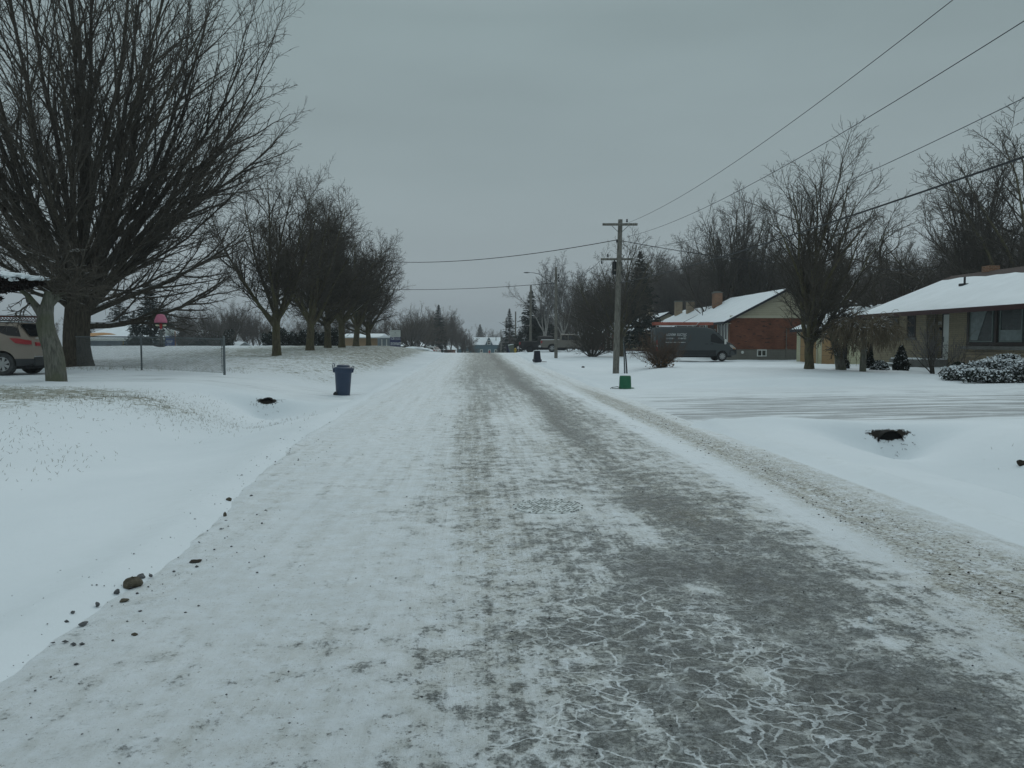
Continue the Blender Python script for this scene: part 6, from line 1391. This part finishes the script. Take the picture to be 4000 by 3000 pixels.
def wheel(o, x, y, r, w, s, spokes=6, rimmat=None, tyre=None):
    e = bpy.data.objects.new('wheel', None); link(e, o); e.location = (x, y, r)
    MB().lathe([(r*.62, -w/2), (r*.92, -w/2), (r, -w/2 + .03), (r, w/2 - .03), (r*.92, w/2), (r*.62, w/2), (r*.62, -w/2)], 32, 'y', caps=False).build('tyre', tyre or M['rubber'], e, True)
    yo = s*(w/2 - .02); MB().lathe([(.001, -w/2 + .04), (r*.63, -w/2 + .03), (r*.63, w/2 - .03), (.001, w/2 - .08)] if s > 0 else [(.001, -w/2 + .08), (r*.63, -w/2 + .03), (r*.63, w/2 - .03), (.001, w/2 - .04)], 24, 'y').build('hub', M['plastic_dark'], e)
    mb = MB(); mb.lathe([(r*.57, yo - .012), (r*.64, yo - .012), (r*.64, yo + .012), (r*.57, yo + .012), (r*.57, yo - .012)], 32, 'y', caps=False); mb.lathe([(.001, yo - .01), (r*.16, yo - .01), (r*.16, yo + .015), (.001, yo + .015)], 16, 'y')
    for k in range(spokes):
        a = 2*math.pi*k/spokes; ca, sa = math.cos(a), math.sin(a); wd0, wd1 = r*.09, r*.13; vs = []
        for yy in (yo - .01, yo + .010):
            for rr, wd in ((r*.1, wd0), (r*.59, wd1)): vs += [(rr*ca - wd*sa, yy, rr*sa + wd*ca), (rr*ca + wd*sa, yy, rr*sa - wd*ca)]
        mb.add(vs, [(0,1,3,2),(4,6,7,5),(0,2,6,4),(1,5,7,3)])
    mb.build('rim', rimmat or M['alloy'], e)
def under(o, L, Wd, z0, z1, wheels=()): MB().box(.35, L - .35, -Wd/2 + .30, Wd/2 - .30, z0, z1).build('underbody', M['plastic_dark'], o)
# --- dark electrician's van with a ladder
def van():
    g = P(2550, 1411, 57.0); z = Tz(g.x, g.y); L, Wd = 6.35, 2.05
    o = empty('van', (g.x, g.y, z + .0), -.03, 'dark grey panel van with orange roof ladders and white lettering, beside the red brick house', 'van', scale=(.94, 1, 1))
    top = [(0, 2.30), (.06, 2.44), (.5, 2.50), (3.2, 2.52), (4.0, 2.47), (4.45, 2.34), (4.9, 2.02), (5.3, 1.62), (5.55, 1.42), (5.9, 1.30), (6.2, 1.12), (6.32, .9), (6.35, .62)]
    belt = [(0, 1.30), (4.2, 1.30), (5.6, 1.20), (6.35, .85)]
    mb, hw, zt = hull(L, Wd, top, belt, .42, (1.15, 5.2), .36, .10, .12); mb.build('body', M['p_van'], o, True); under(o, L, Wd, .28, .8)
    s = -1
    for sd in (-1, 1):
        side_patch(hw, [(4.28, 1.42), (4.28, 1.86), (4.42, 2.02), (4.62, 1.98), (4.95, 1.74), (5.28, 1.42), (5.35, 1.30), (4.9, 1.29)], sd).build('window', M['car_glass'], o)
        MB().cbox((5.38, sd*(Wd/2 + .10), 1.42), (.14, .18, .36)).build('mirror', M['reflect_white'] if sd < 0 else M['plastic_dark'], o, bevel=.04)
        side_patch(hw, [(5.75, 1.22), (5.95, 1.18), (6.22, .98), (6.26, .86), (6.0, .92), (5.8, 1.08)], sd, .02).build('headlight', M['lamp_clear'], o)
        side_patch(hw, [(6.0, 1.02), (6.2, .92), (6.24, .86), (6.05, .93)], sd, .026).build('indicator', M['lamp_amber'], o)
        side_patch(hw, [(.04, .75), (.18, .75), (.16, 1.55), (.05, 1.55)], sd, .02).build('tail_light', M['lamp_red'], o)
        side_patch(hw, [(.05, 1.05), (.17, 1.05), (.165, 1.2), (.05, 1.2)], sd, .026).build('reverse_light', M['lamp_clear'], o)
        for x in (1.15, 5.2): wheel(o, x, sd*(Wd/2 - .14), .36, .24, sd, 8, M['rim_pale'])
        side_patch(hw, [(.75, 1.36), (2.30, 1.36), (2.30, 1.40), (.75, 1.40)], sd, .016).build('door_rail', M['letter_dim'], o)
        for x0, x1, z0_, z1_ in ((2.32, 2.335, .55, 2.35), (4.05, 4.065, .55, 2.2), (.62, .635, .9, 2.35)): side_patch(hw, [(x0, z0_), (x1, z0_), (x1, z1_), (x0, z1_)], sd, .004).build('panel_seam', M['plastic_dark'], o)
        side_patch(hw, [(1.75, .46), (4.7, .46), (4.7, .80), (1.75, .80)], sd, .012).build('side_moulding', M['plastic_dark'], o)
        side_patch(hw, [(5.72, .50), (6.30, .55), (6.34, .88), (6.0, .86), (5.75, .8)], sd, .014).build('bumper', M['plastic_dark'], o)
        for x in (3.85, 4.25): side_patch(hw, [(x, 1.24), (x + .22, 1.24), (x + .22, 1.29), (x, 1.29)], sd, .03).build('door_handle', M['plastic_dark'], o)
    cross_patch(hw, zt, 4.5, 5.45, .10).build('windscreen', M['car_glass'], o)
    MB().box(L - .02, L + .03, -.75, .75, .62, .95).build('grille', M['plastic_dark'], o, bevel=.03)
    def tx(t, size, x, zz, m, al='LEFT', bold=.003, wd=None):
        q = obj('lettering', text_mesh(t, size, al, .004, bold), m, o); q.rotation_euler = (D2R(90), 0, 0); q.location = (x, -hw(x, zz) - .012, zz)
        if wd: bpy.context.view_layer.update(); q.scale = (wd/q.dimensions.x, 1, 1)
    tx('A.G.NEMA', .25, .80, 1.86, M['letter_dim'], wd=.74); tx('ELECTRIC', .25, 1.66, 1.86, M['letter_dim'], wd=.69); tx('LTD.', .10, 2.14, 1.76, M['letter_dim']); tx('519-627-5853', .13, .80, 1.62, M['letter_dim'], wd=.58); tx('519-480-7523', .13, 1.72, 1.62, M['letter_dim'], wd=.60)
    # roof rack and ladders
    rk = MB()
    for x in (.4, 1.6, 2.9, 3.9): rk.box(x, x + .05, -.86, .86, 2.60, 2.64).box(x, x + .05, -.86, -.82, 2.50, 2.599).box(x, x + .05, .82, .86, 2.50, 2.599)
    rk.tube([(.2, -.84, 2.60), (2.6, -.84, 2.60), (3.2, -.84, 2.62), (3.3, -.84, 2.78), (3.45, -.84, 2.86), (4.2, -.84, 2.86)], .022, 6).build('roof_rack', M['letter_dim'], o)
    for yy, z_ in ((-.72, 2.645), (-.20, 2.645)):
        l = empty('ladder', (0, 0, 0), 0); l.parent = o
        MB().box(-.05, 4.55, yy, yy + .035, z_, z_ + .10).box(-.05, 4.55, yy + .38, yy + .415, z_, z_ + .10).box(-.05, 4.55, yy, yy + .035, z_ + .115, z_ + .21).box(-.05, 4.55, yy + .38, yy + .415, z_ + .115, z_ + .21).build('rails', M['ladder'], l)
        mb = MB()
        for k in range(15): mb.tube([(.1 + k*.3, yy + .036, z_ + .05), (.1 + k*.3, yy + .379, z_ + .05)], .014, 5)
        mb.build('rungs', M['galv'], l)
van()
# --- champagne SUV at the left, seen from its rear quarter
def suv(g, rz, mat, lab, name, far=False):
    L, Wd = 4.65, 1.84; o = empty(name, g, rz, lab, 'car')
    top = [(0, .62), (.03, .95), (.06, 1.12), (.16, 1.20), (.34, 1.42), (.50, 1.60), (.62, 1.635), (1.4, 1.68), (2.3, 1.67), (2.9, 1.56), (3.3, 1.34), (3.62, 1.10), (4.1, 1.02), (4.45, .90), (4.60, .70), (4.65, .55)]
    belt = [(0, 1.0), (.3, 1.16), (.9, 1.10), (2.4, 1.0), (3.5, .96), (4.65, .75)]
    mb, hw, zt = hull(L, Wd, top, belt, .30, (.92, 3.66), .36, .20, .14); mb.build('body', mat, o, True); under(o, L, Wd, .20, .7)
    for sd in (-1, 1):
        side_patch(hw, [(.34, 1.22), (.75, 1.26), (1.22, 1.44), (1.27, 1.575), (.62, 1.55), (.46, 1.50)], sd, .010).build('window', M['car_glass'], o)
        side_patch(hw, [(1.36, 1.16), (1.33, 1.575), (2.15, 1.575), (2.2, 1.08)], sd, .010).build('window', M['car_glass'], o)
        side_patch(hw, [(2.30, 1.07), (2.27, 1.57), (2.65, 1.52), (3.15, 1.28), (3.3, 1.06)], sd, .010).build('window', M['car_glass'], o)
        side_patch(hw, [(.05, .98), (.06, 1.10), (.42, 1.17), (.66, 1.18), (.48, 1.02), (.2, .98)], sd, .045, .06).build('tail_light', M['lamp_red'], o)
        side_patch(hw, [(1.40, .31), (3.2, .31), (3.2, .44), (1.40, .44)], sd, .014).build('sill_moulding', M['plastic_dark'], o)
        side_patch(hw, [(4.15, .78), (4.5, .74), (4.55, .86), (4.2, .95)], sd, .02).build('headlight', M['lamp_clear'], o)
        for x in (.92, 3.66): wheel(o, x, sd*(Wd/2 - .13), .36, .23, sd, 7, M['alloy'], M['rubber_snowy'])
        for x in (1.75, 2.75): side_patch(hw, [(x, .93), (x + .18, .93), (x + .18, .97), (x, .97)], sd, .03).build('door_handle', mat, o)
        for x in (1.31, 2.24): side_patch(hw, [(x, .45), (x + .012, .45), (x + .012, 1.55), (x, 1.55)], sd, .003).build('panel_seam', M['plastic_dark'], o)
        MB().cbox((3.05, sd*(Wd/2 + .08), 1.08), (.12, .18, .14)).build('mirror', mat, o, bevel=.03)
        MB().tube([(.75, sd*.62, 1.71), (.9, sd*.62, 1.74), (2.3, sd*.62, 1.73), (2.45, sd*.62, 1.69)], .018, 6).build('roof_rail', M['metal_dark'], o)
    side_patch(hw, [(.95, .82), (1.13, .82), (1.13, .98), (.95, .98)], -1 if rz < 0 else 1, .004).build('fuel_flap', mat, o)
    cross_patch(hw, zt, .17, .50, .12).build('rear_window', M['car_glass'], o); cross_patch(hw, zt, 2.92, 3.58, .10).build('windscreen', M['car_glass'], o)
    MB().box(-.02, .02, -.80, .80, .31, .58).build('rear_bumper', M['plastic_dark'], o, bevel=.02); MB().box(-.035, .03, -.78, .78, .585, .615).build('chrome_strip', M['chrome'], o)
    MB().box(-.012, .045, -.30, .30, .76, .90).build('licence_plate', M['letter_dim'], o)
    for sd in (-1, 1): MB().box(-.005, .06, sd*.50 - .16, sd*.50 + .16, .93, 1.05).build('tail_light', M['lamp_red'], o, bevel=.015)
    mb = MB(); mb.box(.52, .75, -.62, .62, 1.63, 1.665).build('spoiler', mat, o, bevel=.01)
    n = MB(); lump(n, (1.5, .0, 1.69), (1.05, .68, .035), 8, 16, 6, .08); lump(n, (.13, 0, 1.17), (.05, .6, .03), 9, 12, 5, .1); n.build('roof_snow', M['snow'], o, True)
    return o
gs = P(0, 1462, 24.1); zg = Tz(gs.x, gs.y); k0 = gs.x + 1.02
suv((k0, gs.y + .85, zg + .02), math.pi + .02, M['p_suv'], 'beige SUV with red tail lights parked behind the leaning trunk, seen from its rear corner', 'parked_car')
gw = at(1712, 128); ow = suv((gw.x, gw.y, gw.z - .25), math.pi - .55, M['p_white'], 'white SUV parked beyond the crest left of the road', 'parked_car')
# --- pickups
def pickup(g, rz, mat, lab, rims, dark=False):
    L, Wd = 5.9, 2.03; o = empty('pickup_truck', g, rz, lab, 'pickup truck')
    top = [(0, 1.20), (.02, 1.30), (2.05, 1.33), (2.09, 1.36), (2.16, 1.86), (2.3, 1.94), (3.6, 1.95), (3.8, 1.90), (4.5, 1.36), (4.9, 1.28), (5.6, 1.18), (5.8, 1.0), (5.9, .75)]
    belt = [(0, 1.22), (2.05, 1.25), (4.4, 1.26), (5.9, .95)]
    mb, hw, zt = hull(L, Wd, top, belt, .50, (1.25, 4.9), .42, .20, .10); mb.build('body', mat, o, True); under(o, L, Wd, .35, .9)
    MB().box(.08, 2.02, -.80, .80, 1.31, 1.385).build('bed_snow' if not dark else 'bed_cover', M['snow'] if not dark else M['plastic_dark'], o, bevel=.02)
    for sd in (-1, 1):
        side_patch(hw, [(2.28, 1.32), (2.34, 1.84), (2.95, 1.86), (2.95, 1.30)], sd).build('window', M['car_glass'], o); side_patch(hw, [(3.03, 1.30), (3.03, 1.86), (3.65, 1.84), (4.22, 1.34)], sd).build('window', M['car_glass'], o)
        side_patch(hw, [(.03, .95), (.16, .95), (.22, 1.22), (.03, 1.24)], sd, .02).build('tail_light', M['lamp_red'], o); side_patch(hw, [(5.4, .95), (5.75, .92), (5.7, 1.08), (5.4, 1.12)], sd, .02).build('headlight', M['lamp_clear'], o)
        for x in (1.25, 4.9): wheel(o, x, sd*(Wd/2 - .12), .42, .27, sd, 6, rims)
        for x in (2.12, 3.0, 3.95): side_patch(hw, [(x, .55), (x + .014, .55), (x + .014, 1.25), (x, 1.25)], sd, .003).build('panel_seam', M['plastic_dark'], o)
        MB().cbox((4.0, sd*(Wd/2 + .12), 1.38), (.16, .22, .24)).build('mirror', M['plastic_dark'], o, bevel=.03)
    cross_patch(hw, zt, 3.82, 4.48, .1).build('windscreen', M['car_glass'], o); MB().box(-.22, .05, -.92, .92, .52, .72).build('rear_bumper', M['chrome'], o, bevel=.03)
    MB().box(-.02, .015, -.80, .80, .80, 1.26).build('tailgate', M['letter_dim'] if dark else mat, o, bevel=.02); return o
gp = at(2029, 90); pickup((gp.x, gp.y, gp.z), -.12, M['p_black'], 'black pickup truck parked beyond the upturned bin, partly hidden by the silver pickup', M['plastic_dark'], True)
gp = at(2112, 84.5); pickup((gp.x, gp.y, gp.z), -.10, M['p_silver'], 'silver pickup truck with snow in its bed, behind the street lamp pole', M['alloy'])
# long plank edge and stones at the far lawn
def edging():
    a, b = at(2350, 82), at(2560, 78); MB().tube([a + Vector((0, 0, .2)), (a + b)/2 + Vector((0, 0, .22)), b + Vector((0, 0, .25))], .09, 6).build('garden_edging', plain('edging', (.06, .04, .035), .9), None, label='low dark garden edging across the lawn behind the near utility pole', cat='edging')
edging()
def rockbed():
    R_ = random.Random(6); mb = MB()
    for k in range(40):
        g = at(2435 + R_.random()*80, 76 + R_.random()*3); lump(mb, (g.x, g.y, g.z + .05), (.22*R_.uniform(.5, 1.2), .2, .11*R_.uniform(.6, 1.3)), k, 8, 5, .3)
    tag(mb.build('rock_bed', snowy('rocks_snowy', (.10, .10, .10), thr=.4, amount=.7), None), 'snow-dusted bed of small rocks behind the near utility pole', 'rocks', kind='stuff')
rockbed()

def haze():
    t = bpy.data.materials.new('haze_air'); t.use_nodes = True; n = t.node_tree.nodes; n.remove(n['Principled BSDF'])
    v = n.new('ShaderNodeVolumePrincipled'); v.inputs['Color'].default_value = (.86, .93, 1, 1); v.inputs['Density'].default_value = .0007; v.inputs['Anisotropy'].default_value = .2
    t.node_tree.links.new(v.outputs[0], n['Material Output'].inputs['Volume'])
    MB().box(-950, 950, -80, 1600, -8, 40).build('haze', t, None, kind='stuff', label='thin cold winter haze over the whole street', cat='haze')
haze()
